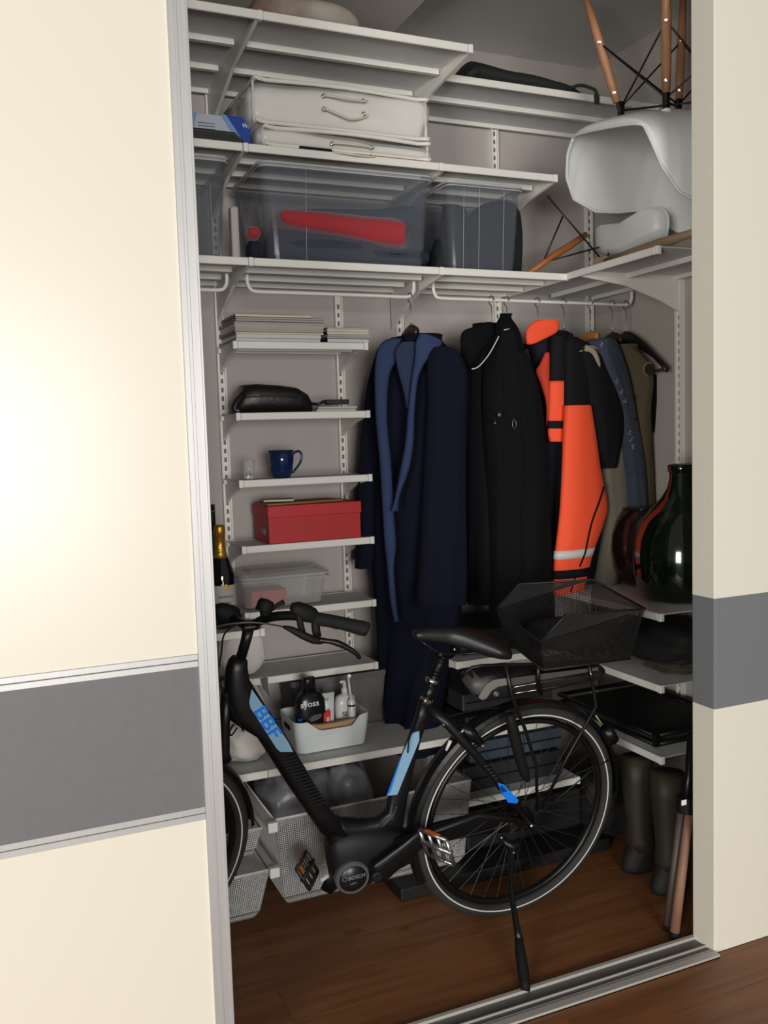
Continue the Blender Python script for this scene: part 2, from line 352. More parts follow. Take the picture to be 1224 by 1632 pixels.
def loft(m, rows, ya, yb, hd, seg=28, rip=.03, k=7, sq=2.4, ph=0, capr=True):
    """cloth body: rows (py, px left, px right); the left edge hangs at depth ya, the right edge at depth yb"""
    rs = []
    for i, (py, xl, xr) in enumerate(rows):
        a, b = at(xl, py, y=ya), at(xr, py, y=yb); z = (a.z+b.z)/2; c = (a+b)/2; c.z = z
        u = (b-a)/2; u.z = 0; n = Vector((u.y, -u.x, 0)).normalized(); h = hd if isinstance(hd, (int, float)) else hd[i]
        h = min(h, u.length*1.6)
        ring = []
        for j in range(seg):
            g = 2*math.pi*j/seg; cg, sg = math.cos(g), math.sin(g)
            e = 2/sq; X = math.copysign(abs(cg)**e, cg); Y = math.copysign(abs(sg)**e, sg)
            w_ = 1+rip*(.35+.65*i/len(rows))*math.sin(k*g+ph+z*5)+rip*.5*math.sin((k*2+1)*g-z*9)
            ring.append(c+u*X+n*h*Y*w_*1.0)
        rs.append(ring)
    return m.rings(rs, cap=capr)
def smoothrows(rows, n=3):
    out = []
    for i in range(len(rows)-1):
        p0, p1, p2, p3 = rows[max(i-1, 0)], rows[i], rows[i+1], rows[min(i+2, len(rows)-1)]
        for q in range(n):
            t = q/n; out.append(tuple(.5*(2*b+(c-a)*t+(2*a-5*b+4*c-d_)*t*t+(3*b-a-3*c+d_)*t**3) for a, b, c, d_ in zip(p0, p1, p2, p3)))
    return out+[rows[-1]]
def slab_px(m, pts, y, th):      # flat piece cut to an outline, standing at depth y
    P = [at(px, py, y=y) for px, py in pts]; return m.prism(P, (0, th, 0))
# ---------------- magazines, papers, pouch ----------------
PAPER = [mat('paper_edge_%s' % n, c, .8, noise=.12, nscale=120, stretch=(.2, .2, 6)) for n, c in
         (('cream', (214, 206, 180)), ('grey', (168, 162, 156)), ('white', (205, 204, 200)), ('pinkish', (178, 164, 156)))]
COV = [mat('cover_%s' % n, c, .4) for n, c in (('black', (24, 23, 24)), ('dark_red', (90, 30, 32)), ('grey', (90, 88, 85)), ('white', (200, 198, 194)), ('brown', (84, 64, 48)))]
random.seed(11)
def book(x0, x1, y0, y1, z0, h, paper, cover, label, group, name='magazine', cat='magazine'):
    o = thing(name, ((x0+x1)/2, (y0+y1)/2, z0), label, cat, group)
    MB().bb(x0+.0005, x1-.001, y0+.001, y1-.001, z0+.0008, z0+h-.0008).build('page_block', PAPER[paper], o)
    c = MB(); c.bb(x0-.0005, x1, y0, y1, z0, z0+.0008); c.bb(x0-.0005, x1, y0, y1, z0+h-.0008, z0+h); c.bb(x0-.0008, x0, y0, y1, z0, z0+h); c.build('cover', COV[cover], o)
z = SZ[0]+.0015; top = SZ[0]+.105
MZ = [(.011, 2, 0, 'glossy magazine lying lowest on the shelf, in the tall left pile'), (.013, 2, 3, 'thick white-edged magazine second from the bottom of the left pile'),
      (.007, 0, 0, 'thin dark-covered magazine third from the bottom of the left pile'), (.009, 3, 2, 'grey-edged magazine fourth from the bottom of the left pile'),
      (.008, 1, 3, 'grey-edged magazine fifth from the bottom of the left pile'), (.008, 3, 3, 'pinkish-edged magazine sixth from the bottom of the left pile'),
      (.009, 1, 2, 'grey-edged magazine third below the top of the left pile'), (.008, 1, 0, 'magazine lying second below the top of the left pile'),
      (.007, 3, 1, 'red-covered magazine just under the topmost cream one'), (.009, 0, 4, 'cream-edged book lying on top of the left magazine pile')]
for i, (h, p, c, l) in enumerate(MZ):
    j = random.uniform(-.003, .003); w_ = .320 if i < 9 else .298
    if i < 2: w_ = .307
    if i == 9: w_ = .275
    book(.802+j, .802+j+w_, YS+.012+random.uniform(0, .006), YS+.21, z, h, p, c, l, 'magazines piled on the top narrow shelf'); z += h+.0004
z = SZ[0]+.0015
BZ = [(.013, 2, 0, 'white-edged paperback at the bottom of the small right book pile'), (.007, 1, 2, 'thin grey-edged paperback second from bottom in the right pile'),
      (.008, 1, 3, 'grey-edged paperback in the middle of the right book pile'), (.009, 0, 0, 'cream-edged paperback second below the black folder in the right pile'),
      (.008, 2, 3, 'white-edged booklet just under the black folder in the right pile'), (.005, 2, 0, 'thin black folder lying askew on top of the right book pile')]
for i, (h, p, c, l) in enumerate(BZ):
    j = random.uniform(-.004, .004); book(1.137+j, 1.296+j*.5-(.02 if i == 5 else 0), YS+.012, YS+.16, z, h, p, c, l, 'books in the small right pile on the top narrow shelf', 'paperback', 'book'); z += h+.0004
LEATH = mat('black_leather', (22, 21, 20), .42, bump=.3, bscale=60)
zb = SZ[1]+.001; o = thing('leather_pouch', (.95, 3.15, zb), 'black soft leather pouch with a strap lying on the second narrow shelf', 'pouch')
xa_, xb_ = at(370, 660, y=3.14).x, at(496, 655, y=3.14).x; wx = xb_-xa_
m = MB(); rs = []
for t, hh, dd in ((0, .028, .02), (.03, .05, .045), (.10, .070, .055), (.13, .098, .06), (.3, .102, .066), (.6, .096, .066), (.8, .088, .064), (.93, .066, .054), (.99, .04, .035), (1, .02, .02)):
    x = xa_+wx*t; rs.append([Vector((x, 3.15+dd*math.copysign(abs(math.cos(g))**.7, math.cos(g)), zb+hh/2+hh/2*(math.copysign(abs(math.sin(g))**.7, math.sin(g))))) for g in [2*math.pi*k/24 for k in range(24)]])
m.rings(rs); bd = m.build('pouch_body', LEATH, o, smooth=True)
m = MB(); m.tube([(xa_+.03, 3.088, zb+.052), (xa_+wx*.35, 3.083, zb+.056), (xa_+wx*.7, 3.084, zb+.052), (xa_+wx*.93, 3.10, zb+.04)], .0022, 6, sub=3); m.build('flap_seam', LEATH, bd, smooth=True)
m = MB(); m.tube([(xb_-.01, 3.12, zb+.03), (xb_+.015, 3.10, zb+.026), (xb_+.04, 3.10, zb+.036), (xb_+.11, 3.10, zb+.034)], .006, 8, sub=3); m.box((xb_+.085, 3.10, zb+.033), (.085, .03, .018)); m.build('strap', LEATH, o, bevel=.003)
m = MB(); m.tube([(xa_+.03, 3.10, zb+.062), (xa_+.008, 3.09, zb+.04), (xa_-.006, 3.085, zb+.014), (xa_+.014, 3.08, zb+.005)], .012, 8, sub=3); m.build('side_flap', LEATH, o, smooth=True)
z = SZ[1]+.001
for i, l in enumerate(('white sheet lowest in the small paper stack beside the pouch strap', 'grey leaflet in the middle of the small paper stack beside the pouch', 'white leaflet on top of the small paper stack beside the pouch')):
    L(MB().bb(1.085+i*.004, 1.235+i*.003, 3.085, 3.2, z, z+.005).build('leaflet', PAPER[(2, 1, 2)[i]], bevel=.0008, segs=1), l, 'paper', 'leaflets stacked on the second narrow shelf'); z += .0055
# shot glass and mug
GLASS = mat('clear_glass', (235, 238, 236), .03, trans=1, spec=.5)
def gl_alpha(name, col, a, rough=.08, edge=.75, op=None):
    m_ = bpy.data.materials.new(name); m_.use_nodes = True; N = m_.node_tree.nodes; K = m_.node_tree.links; b = N['Principled BSDF']
    lin = lambda c: tuple(((x/255+.055)/1.055)**2.4 for x in c)
    b.inputs['Base Color'].default_value = (*lin(col), 1); b.inputs['Roughness'].default_value = rough
    lw = N.new('ShaderNodeLayerWeight'); lw.inputs[0].default_value = .35; r = N.new('ShaderNodeMapRange'); r.inputs[3].default_value = a; r.inputs[4].default_value = edge
    K.new(lw.outputs['Facing'], r.inputs[0]); K.new(r.outputs[0], b.inputs['Alpha']); return m_
o = thing('shot_glass', (.84, 3.13, SZ[2]), 'small clear shot glass on the third narrow shelf, left of the blue mug', 'glass')
gx = at(397, 764, y=3.13).x; zb = SZ[2]+.001
MB().lathe([(.0175, 0), (.018, .02), (.019, .024), (.0245, .066), (.0225, .066), (.017, .028), (.003, .024)], (gx, 3.13, zb), 24).build('glass_body', gl_alpha('shot_glass_glass', (225, 228, 226), .05, .05, .8), o, smooth=True)
MB().lathe([(.0155, .002), (.016, .018)], (gx, 3.13, zb), 20).build('thick_base', GLASS, o, smooth=True)
MUG = mat('blue_glaze', (20, 38, 74), .12, coat=.3)
cx = at(449, 763, y=3.14).x; o = thing('mug', (cx, 3.14, SZ[2]), 'dark blue glazed mug with handle to the right on the third narrow shelf', 'mug')
MB().lathe([(.030, 0), (.034, .006), (.041, .03), (.0455, .06), (.047, .098), (.0445, .098), (.043, .06), (.036, .02), (.003, .012)], (cx, 3.14, zb), 32).build('cup_body', MUG, o, smooth=True)
MB().tube([(cx+.042, 3.14, zb+.078), (cx+.055, 3.14, zb+.09), (cx+.072, 3.14, zb+.09), (cx+.079, 3.14, zb+.072), (cx+.068, 3.14, zb+.045), (cx+.040, 3.14, zb+.014)], [.0052, .0048, .0045, .0045, .0042, .0045], 10, sub=4).build('handle', MUG, o, smooth=True)
# red shoebox with things on it
RED = mat('red_card', (176, 28, 34), .55, bump=.1, bscale=40); REDD = mat('red_card_lid', (184, 30, 36), .55)
X0, X1 = at(429, 868, y=3.075).x, at(577, 861, y=3.075).x; zb = SZ[3]+.001
o = thing('shoebox', ((X0+X1)/2, 3.16, zb), 'red cardboard shoebox with lid on the fourth narrow shelf', 'box')
MB().bb(X0+.003, X1-.002, 3.079, 3.27, zb, zb+.092).build('box_base', RED, o, bevel=.001)
m = MB(); m.bb(X0, X1+.001, 3.075, 3.273, zb+.092, zb+.133)
m.build('lid', REDD, o, bevel=.0015)
MB().bb(X0-.0012+.003, X0+.003, 3.13, 3.17, zb+.03, zb+.05).build('sticker', mat('pale_sticker', (150, 150, 165), .6), o)
L(MB().box(((X0+X1)/2-.03, 3.17, zb+.1375), (.30, .12, .007), Matrix.Rotation(.12, 3, 'Z')).build('brown_envelope', mat('kraft_paper', (140, 100, 60), .7), bevel=.001), 'brown padded envelope lying on the red shoebox', 'envelope')
o = thing('notebook', (X0+.07, 3.2, zb+.142), 'small dark notebook on the left of the shoebox lid', 'notebook')
nbk = MB().box((X0+.07, 3.18, zb+.147), (.11, .07, .009), Matrix.Rotation(-.2, 3, 'Z')).build('notebook_cover', COV[4], o, bevel=.001)
MB().box((X0+.07, 3.18, zb+.147), (.108, .0715, .005), Matrix.Rotation(-.2, 3, 'Z')).build('page_block', PAPER[0], o)
# small clear box
def clear_box(name, x0, x1, y0, y1, z0, z1, label, m_, lidh=0, t=.012, r=.03, rim=True, ribs=(.25,)):
    o = thing(name, ((x0+x1)/2, (y0+y1)/2, z0), label, 'storage box')
    m = MB(); shell_open(m, x0+.006, x1-.006, y0+.006, y1-.006, z0, z1, r=r, tx=t, ty=t, th=.0025); m.build('box_body', m_, o, smooth=False)
    m = MB()
    for q in range(2):
        a = .0 if q == 0 else .001; z = z1-.004-q*.012; P = []
        for cx, cy, s in ((x1-r, y1-r, 0), (x0+r, y1-r, 1), (x0+r, y0+r, 2), (x1-r, y0+r, 3)):
            for k in range(5): g = (s+k/4)*math.pi/2; P.append(Vector((cx+r*math.cos(g), cy+r*math.sin(g), z)))
        m.tube(P+[P[0]], .004 if q == 0 else .0025, 6)
    m.build('rim', RIMM, o, smooth=True)
    if lidh:
        m = MB(); rbox(m, x0+.002, x1-.002, y0+.002, y1-.002, z1, z1+lidh, r=r, tx=-.002, levels=[(0, 0), (.5, 0), (1, .01)]); rbox(m, x0+.05, x1-.05, y0+.04, y1-.04, z1+lidh, z1+lidh+.006, r=.02); m.build('lid', m_, o)
    for fx in ribs:
        xx = x0+(x1-x0)*fx; MB().tube([(xx, y0+.0045, z1-.02), (xx, y0+t+.004, z0+.006)], .0011, 5).build('moulded_rib', RIMM, o, smooth=True)
    return o
CLEAR = gl_alpha('clear_plastic', (116, 121, 131), .20, .1, .42)
CLEAR2 = gl_alpha('clear_plastic_box', (214, 211, 206), .16, .15, .5)
RIMM = gl_alpha('clear_plastic_rim', (205, 208, 210), .45, .15, .8)
zb = SZ[4]+.001
xa, xb = at(385, 975, y=3.09).x, at(528, 965, y=3.09).x
clear_box('small_clear_box', xa, xb, 3.085, 3.285, zb, zb+.118, 'small clear lidded plastic box on the fifth narrow shelf behind the bicycle bell', CLEAR2, lidh=.014, t=.018)
o = L(MB().bb(at(400, 960, y=3.14).x, at(456, 960, y=3.14).x, 3.13, 3.23, zb+.008, zb+.062).build('small_red_box', mat('pinkish_red_card', (178, 44, 62), .5), bevel=.002), 'small pinkish red box inside the small clear plastic box', 'box')
# bottles
def bottle(cx, cy, z0, s, label, capm, body, foil, parts='wine'):
    o = thing('wine_bottle', (cx, cy, z0), label, 'bottle')
    MB().lathe([(.030*s, 0), (.041*s, .004), (.042*s, .02), (.042*s, .15*s), (.040*s, .17*s), (.030*s, .205*s), (.0175*s, .235*s), (.0145*s, .25*s), (.0145*s, .30*s)], (cx, cy, z0), 28).build('bottle_glass', body, o, smooth=True)
    if foil: MB().lathe([(.0245*s, .218*s), (.0185*s, .235*s), (.0157*s, .25*s), (.0153*s, .288*s), (.0175*s, .29*s), (.0175*s, .315*s), (.013*s, .322*s), (.001, .323*s)], (cx, cy, z0), 24).build('gold_foil', capm, o, smooth=True)
    else:
        MB().lathe([(.0158*s, .235*s), (.0158*s, .312*s), (.001, .313*s)], (cx, cy, z0), 20).build('capsule', capm, o, smooth=True)
        MB().lathe([(.0163*s, .293*s), (.0163*s, .297*s)], (cx, cy, z0), 20).build('silver_ring', GREYM, o, smooth=True)
    return o
BG = mat('dark_bottle_glass', (12, 14, 12), .06, coat=.5)
GOLD = mat('gold_foil', (196, 146, 62), .3, .8, bump=.6, bscale=110)
zb = .934
bp_ = at(352, 900, y=2.95)
o = bottle(bp_.x, 2.95, zb, 1.06, 'gold-foiled sparkling wine bottle with pale label at the left edge of the closet', GOLD, BG, True)
m = MB(); cx, cy = bp_.x, 2.95; m.grid(lambda a, b: (cx+.0452*math.cos(math.pi*1.5+(a-.5)*2.4), cy+.0452*math.sin(math.pi*1.5+(a-.5)*2.4), zb+.05+b*.095), 16, 1); m.build('paper_label', mat('bottle_label', (190, 186, 176), .6), o, smooth=True)
DK = mat('dark_print', (60, 55, 50), .7)
text('label_print', 'PROSECCO', (cx-.022, cy-.0470, zb+.105), (1, 0, 0), (0, 0, 1), .009, DK, o)
text('label_print', 'VENEZIA', (cx-.018, cy-.0470, zb+.085), (1, 0, 0), (0, 0, 1), .009, DK, o)
MB().lathe([(.008, 0), (.008, .002)], (cx+.004, cy-.0455, zb+.142), 16, ax=(0, -1, 0)).build('label_seal', GOLD, o)
bottle(at(335, 850, y=3.1).x, 3.1, zb, 1.28, 'dark wine bottle with black capsule half hidden behind the sliding door', mat('black_capsule', (26, 28, 30), .35), BG, False)
# ---------------- basket with toiletries ----------------
zb = .479; yb_ = 2.865
BX0, BX1 = at(478, 1208, y=yb_).x, at(588, 1190, y=yb_).x
o = thing('white_basket', ((BX0+BX1)/2, 2.95, zb), 'white plastic basket full of toiletries on the low shelf behind the bike frame', 'basket')
BW = mat('white_plastic_basket', (214, 219, 217), .4)
m = MB(); bx0, bx1, by0, by1, hh = BX0-.012, BX1+.012, yb_, yb_+.20, .115
def bring(zf, ins, topring=False):
    q = []; r = .028; t_ = zf
    a = (1-t_)*.012+ins
    segs_ = []
    for cx_, cy_, s in ((bx1-a-r, by1-a-r, 0), (bx0+a+r, by1-a-r, 1), (bx0+a+r, by0+a+r, 2), (bx1-a-r, by0+a+r, 3)):
        for k in range(6): g = (s+k/5)*math.pi/2; segs_.append(Vector((cx_+r*math.cos(g), cy_+r*math.sin(g), 0)))
        nx = None
        if s == 2: # front edge subdivided for the dipped rim
            for k in range(1, 16): segs_.append(Vector((bx0+a+r+(bx1-bx0-2*a-2*r)*k/16, by0+a, 0)))
    for p in segs_:
        z_ = zb+hh*zf
        if topring and p.y < by0+.02:
            u_ = (p.x-bx0)/(bx1-bx0); z_ -= .036*max(0, min(1, min((u_-.16)/.16, (.86-u_)/.12)))
        q.append(Vector((p.x, p.y, z_)))
    return q
m.rings([bring(0, .01), bring(.03, .002), bring(.5, 0), bring(1, 0, True), bring(1, .003, True), bring(.5, .003), bring(.04, .004)]); m.build('basket_body', BW, o, smooth=False)
MB().bb(bx0+.000, bx0+.0035, by0+.07, by0+.13, zb+.072, zb+.09).build('handle_hole', MBLACK, o, bevel=.004)
BRUSH = mat('pale_beech', (176, 138, 100), .6, noise=.15, nscale=6, stretch=(1, 8, 8))
o = thing('bath_brush', (BX0+.1, by0+.03, zb+.08), 'pale wooden brush lying across the front of the white basket', 'brush')
pts = [(497, 1155), (510, 1168), (540, 1165), (575, 1157), (583, 1150), (582, 1144), (565, 1145), (535, 1152), (510, 1155)]
slab_px(MB(), pts, by0+.022, .02).build('brush_back', BRUSH, o, bevel=.004) if False else None
m = MB(); slab_px(m, pts, by0+.018, .022); m.build('brush_back', BRUSH, o, bevel=.004)
m = MB(); slab_px(m, [(500, 1162), (512, 1172), (545, 1169), (540, 1166), (512, 1168)], by0+.02, .018); m.build('bristles', mat('dark_bristle', (60, 40, 25), .9), o)
# shampoo
sx, sy = at(494, 1120, y=by0+.075).x, by0+.075
o = thing('shampoo_bottle', (sx, sy, zb+.005), 'large black shampoo bottle lettered SYOSS standing in the white basket', 'bottle')
SB = mat('black_shampoo_plastic', (20, 21, 23), .25)
def oval(m, prof, cx, cy, z0, ry, seg=32, sq=2.6):
    rs = []
    for r, h in prof:
        rs.append([Vector((cx+r*math.copysign(abs(math.cos(g))**(2/sq), math.cos(g)), cy+r*ry*math.copysign(abs(math.sin(g))**(2/sq), math.sin(g)), z0+h)) for g in [2*math.pi*k/seg for k in range(seg)]])
    return m.rings(rs)
kS = 2.94/FPX*1.0
ztop = at(485, 1080, y=sy).z; hgt = ztop-zb-.005
oval(MB(), [(.045, 0), (.051, .006), (.053, hgt*.35), (.055, hgt*.55), (.052, hgt*.68), (.040, hgt*.76), (.025, hgt*.80)], sx, sy, zb+.005, .55).build('bottle_body', SB, o, smooth=True)
oval(MB(), [(.0235, hgt*.80), (.0225, hgt*.96), (.021, hgt), (.001, hgt+.0005)], sx-.002, sy, zb+.005, .8).build('cap', SB, o, smooth=True)
TW = mat('white_print', (225, 225, 222), .5)
a = at(479, 1129, y=sy-.033); text('lettering', 'syoss', a, (1, 0, .02), (0, 0, 1), .030, TW, o, bold=.01, sx=1.05)
a = at(482, 1156, y=sy-.034); text('lettering', 'ME', a, (0, 0, 1), (-1, 0, 0), .020, BLUE, o, bold=.01)
m = MB(); slab_px(m, [(492, 1146), (500, 1140), (512, 1137), (513, 1142), (506, 1147), (496, 1151)], sy-.0335, .001); m.build('lock_of_hair_print', GREYM, o)
# tube
tx_, ty_ = at(523, 1125, y=by0+.07).x, by0+.07
o = thing('toothpaste_tube', (tx_, ty_, zb+.01), 'white and red cream tube between the shampoo and the pump bottle', 'tube')
zt = at(524, 1103, y=ty_).z
m = MB(); rs = []
for h, rx, ry in ((0, .016, .016), (.02, .018, .016), (zt-zb-.06, .022, .009), (zt-zb-.012, .025, .0015)): rs.append([Vector((tx_+rx*math.cos(g), ty_+ry*math.sin(g), zb+.01+h)) for g in [2*math.pi*k/20 for k in range(20)]])
m.rings(rs); m.build('tube_body', mat('white_tube', (205, 205, 205), .35), o, smooth=True)
m = MB(); slab_px(m, [(516, 1138), (524, 1130), (527, 1133), (527, 1152), (516, 1152)], ty_-.0185, .0012); m.build('red_panel', mat('red_print', (200, 50, 40), .4), o)
a = at(525, 1151, y=ty_-.0195); text('lettering', 'ex', a, (0, 0, 1), (-1, 0, 0), .02, TW, o, bold=.015)
a = at(517, 1117, y=ty_-.017); text('lettering', 'md', a, (1, 0, 0), (0, 0, 1), .012, GREYM, o)
# pump bottle
qx, qy = at(550, 1125, y=by0+.09).x, by0+.09
o = thing('pump_bottle', (qx, qy, zb+.005), 'white pump bottle lettered SE between the tube and the electric toothbrush', 'bottle')
PW = mat('white_bottle', (208, 207, 204), .3)
zt = at(550, 1105, y=qy).z-zb-.005
oval(MB(), [(.034, 0), (.038, .006), (.039, zt*.8), (.033, zt*.95), (.014, zt)], qx, qy, zb+.005, .6).build('bottle_body', PW, o, smooth=True)
m = MB(); m.lathe([(.012, zt), (.012, zt+.02), (.007, zt+.022), (.007, zt+.042)], (qx, qy, zb+.005), 16); m.tube([(qx+.004, qy, zb+zt+.05), (qx-.02, qy-.01, zb+zt+.05)], .005, 8); m.build('pump', PW, o, smooth=True)
a = at(546, 1142, y=qy-.0245); text('lettering', 'SE', a, (1, 0, .02), (0, 0, 1), .022, DK, o, bold=.02)
# toothbrush
ex, ey = at(560, 1125, y=by0+.055).x, by0+.055
o = thing('electric_toothbrush', (ex, ey, zb+.01), 'white electric toothbrush standing upright at the right end of the basket', 'toothbrush')
z0 = zb+.01; zc = at(561, 1113, y=ey).z; zt = at(556, 1076, y=ey).z
MB().lathe([(.011, 0), (.0135, .01), (.0135, zc-z0-.01), (.009, zc-z0)], (ex, ey, z0), 20).build('handle', PW, o, smooth=True)
m = MB(); m.tube([(ex, ey, zc), (ex-.004, ey, zc+.03), (ex-.008, ey, zt-.004)], [.006, .004, .003], 10); nk = m.build('neck', PW, o, smooth=True)
MB().lathe([(.0065, 0), (.0065, .008)], (ex-.009, ey-.006, zt), 16, ax=(0, -1, .1)).build('brush_head', TW, nk)
MB().lathe([(.0140, 0), (.0140, .006)], (ex, ey, zc-.026), 20).build('button_ring', SB, o)
# grey boxes and cloth behind
o = thing('grey_fabric_box', (1.12, 3.15, .479), 'dark grey fabric storage box behind the toiletries basket', 'storage box')
m = MB(); rbox(m, at(470, 1110, y=3.08).x, at(622, 1110, y=3.08).x, 3.085, 3.27, .479, at(600, 1078, y=3.08).z, r=.012, tx=.01, ty=.01); m.build('box_body', mat('grey_felt', (112, 110, 108), .9, noise=.15, nscale=30), o)
rbox(MB(), at(466, 1110, y=3.08).x, at(626, 1110, y=3.08).x, 3.08, 3.275, at(600, 1078, y=3.08).z, at(600, 1074, y=3.08).z+.012, r=.014).build('lid', mat('grey_felt_lid', (100, 98, 96), .9), o)
CLOTH = mat('white_cotton', (208, 202, 196), .9, bump=.5, bscale=25)
def heap(name, c, d, label, cat, m_, amp=.25, fr=3.5, seed=0, nu=26, nv=16, group=None, lift=.45, wr=.12):
    from mathutils import noise as nz
    m = MB(); c = Vector(c)
    rs = []
    for i in range(nv+1):
        ph = math.pi*i/nv; r_ = []
        for j in range(nu):
            g = 2*math.pi*j/nu; v = Vector((math.sin(ph)*math.cos(g), math.sin(ph)*math.sin(g), math.cos(ph)))
            k = 1+amp*nz.noise(v*fr*.5+Vector((seed, 0, 0)))+wr*nz.noise(v*fr*2.3+Vector((0, seed, 0)))
            v = Vector((math.copysign(abs(v.x)**.7, v.x), math.copysign(abs(v.y)**.7, v.y), math.copysign(abs(v.z)**.8, v.z)))
            p = Vector((v.x*d[0]*k, v.y*d[1]*k, max(v.z*d[2]*k, -d[2]*lift*2))); r_.append(c+p+Vector((0, 0, d[2]*lift*2)) if False else c+Vector((p.x, p.y, max(p.z, -d[2]))))
        rs.append(r_)
    m.rings(rs); o = m.build(name, m_, None, smooth=True, sub=1); return L(o, label, cat, group)
heap('crumpled_bedding', (at(385, 1195, y=2.95).x, 2.97, .478+.068), (.085, .12, .068), 'white crumpled fabric on the low left shelf behind the bike head tube', 'fabric', CLOTH, .25, 5, 2)
heap('white_pillow', (at(385, 1170, y=3.12).x, 3.13, .478+.11), (.09, .13, .11), 'white soft pillow behind the crumpled fabric on the low left shelf', 'pillow', CLOTH, .12, 4, 9, wr=.05)
heap('white_bag', (at(386, 1050, y=3.12).x, 3.13, SZ[5]+.088), (.085, .05, .085), 'white cloth bag bulging behind the bicycle stem, on the shelf end', 'bag', CLOTH, .12, 4, 5, wr=.05)
o = L(MB().prism([at(416, 1083, y=3.05), at(427, 1080, y=3.05), at(427, 1095, y=3.05), at(431, 1112, y=3.05), at(420, 1098, y=3.05)], (0, .006, 0)).build('grey_fabric_strap', mat('grey_fabric_strap', (92, 90, 88), .9), bevel=.001), 'short grey fabric strap hanging down below the white bag', 'strap')
# ---------------- wire baskets at the bottom ----------------
def wire_basket(x0, x1, y0, y1, z0, z1, label, tp=.05, sp=.0064, rr=.0009):
    o = thing('mesh_basket', ((x0+x1)/2, (y0+y1)/2, z0), label, 'drawer basket')
    a, b, c, d_ = Vector((x0+tp, y0+tp*.6, z0)), Vector((x1-tp, y0+tp*.6, z0)), Vector((x1-tp, y1-tp*.5, z0)), Vector((x0+tp, y1-tp*.5, z0))
    A, B, Cc, D = Vector((x0, y0, z1)), Vector((x1, y0, z1)), Vector((x1, y1, z1)), Vector((x0, y1, z1)); k = .022; up = Vector((0, 0, k))
    m = MB(); a2, b2, c2, d2 = [p+up+(q-p)*.02+Vector(((p.x-(x0+x1)/2)*.06, (p.y-(y0+y1)/2)*.06, 0)) for p, q in ((a, A), (b, B), (c, Cc), (d_, D))]
    for p, q, P, Q in ((a2, b2, A, B), (b2, c2, B, Cc), (c2, d2, Cc, D), (d2, a2, D, A)):
        wpanel(m, p, q, Q, P, int((q-p).length/sp), int((P-p).length/sp), rr)
    for p, q, P, Q in ((a, b, a2, b2), (b, c, b2, c2), (c, d_, c2, d2), (d_, a, d2, a2)): wpanel(m, p, q, Q, P, int((q-p).length/sp), 2, rr)
    wpanel(m, a, b, c, d_, int((b-a).length/sp), int((d_-a).length/sp), rr)
    q_ = m.build('wire_mesh', WIRE, o); q_['kind'] = 'stuff'
    MB().tube([A, B, Cc, D, A], .0042, 8).build('rim', WHITE, o, smooth=True); return o
zr = at(600, 1274, y=2.72).z
wire_basket(.762, 1.475, 2.72, 3.25, .045, zr, 'large white mesh drawer basket on the floor behind the motor', tp=.045)
wire_basket(.12, .715, 2.70, 3.25, .245, .335, 'upper left white mesh drawer basket behind the front wheel', tp=.035)
wire_basket(.12, .735, 2.70, 3.25, .035, .195, 'lower left white mesh drawer basket beside the door frame', tp=.05)
for z_, l_ in ((zr-.002, 'white basket runner with square end cap at the large basket rim'), (.195, 'white basket runner with square end cap low beside the lower left basket')):
    o = thing('basket_runner', (.742, 2.95, z_), l_, 'runner')
    MB().bb(.733, .755, 2.69, 3.28, z_-.012, z_+.008).build('runner_bar', WHITE, o, bevel=.002); MB().bb(.730, .762, 2.672, 2.694, z_-.018, z_+.014).build('end_cap', PLAST, o, bevel=.003)
for x_, y_, l_ in ((.745, 3.27, 'white rear post of the basket frame'), ): L(MB().bb(x_-.01, x_+.01, y_, y_+.02, 0, .45).build('basket_post', WHITE), l_, 'post')
FOIL = mat('crumpled_plastic_grey', (140, 139, 145), .35, bump=1.0, bscale=24, noise=.5, nscale=9)
BRN = mat('brown_grey_fabric', (92, 84, 80), .85, bump=.5, bscale=20, noise=.3, nscale=6)
heap('plastic_bundle', (.91, 3.0, .31), (.125, .15, .125), 'grey crumpled plastic bundle on the left in the large mesh basket', 'bundle', FOIL, .3, 5, 1)
heap('plastic_bundle', (1.08, 2.90, .30), (.085, .09, .12), 'grey crumpled plastic roll in the middle of the large mesh basket', 'bundle', FOIL, .25, 6, 7)
L(MB().bb(1.13, 1.43, 3.00, 3.2, .10, .452).build('fabric_carton', BRN, bevel=.01), 'brown-grey fabric box at the right in the large mesh basket', 'box')
heap('pale_fabric_pile', (.97, 3.0, .15), (.17, .19, .095), 'pale grey fabric at the bottom of the large mesh basket', 'fabric', mat('pale_grey_cloth', (150, 148, 144), .9, bump=.5, noise=.3, nscale=10), .2, 5, 3)
heap('pale_fabric_pile', (1.28, 2.98, .13), (.13, .18, .08), 'pale fabric low in the large mesh basket, behind the motor', 'fabric', mat('pale_cloth', (160, 156, 150), .9, bump=.5), .2, 5, 13)
heap('dark_fabric_pile', (.60, 2.95, .29), (.08, .16, .035), 'dark patterned fabric in the upper left mesh basket', 'fabric', mat('dark_cloth', (70, 68, 66), .9, bump=.5, noise=.6, nscale=12), .2, 5, 4)
heap('speckled_fabric_pile', (.55, 2.93, .11), (.12, .15, .06), 'speckled grey fabric in the lower left mesh basket', 'fabric', mat('speckled_cloth', (110, 108, 102), .9, bump=.5, noise=.6, nscale=25), .2, 5, 6)
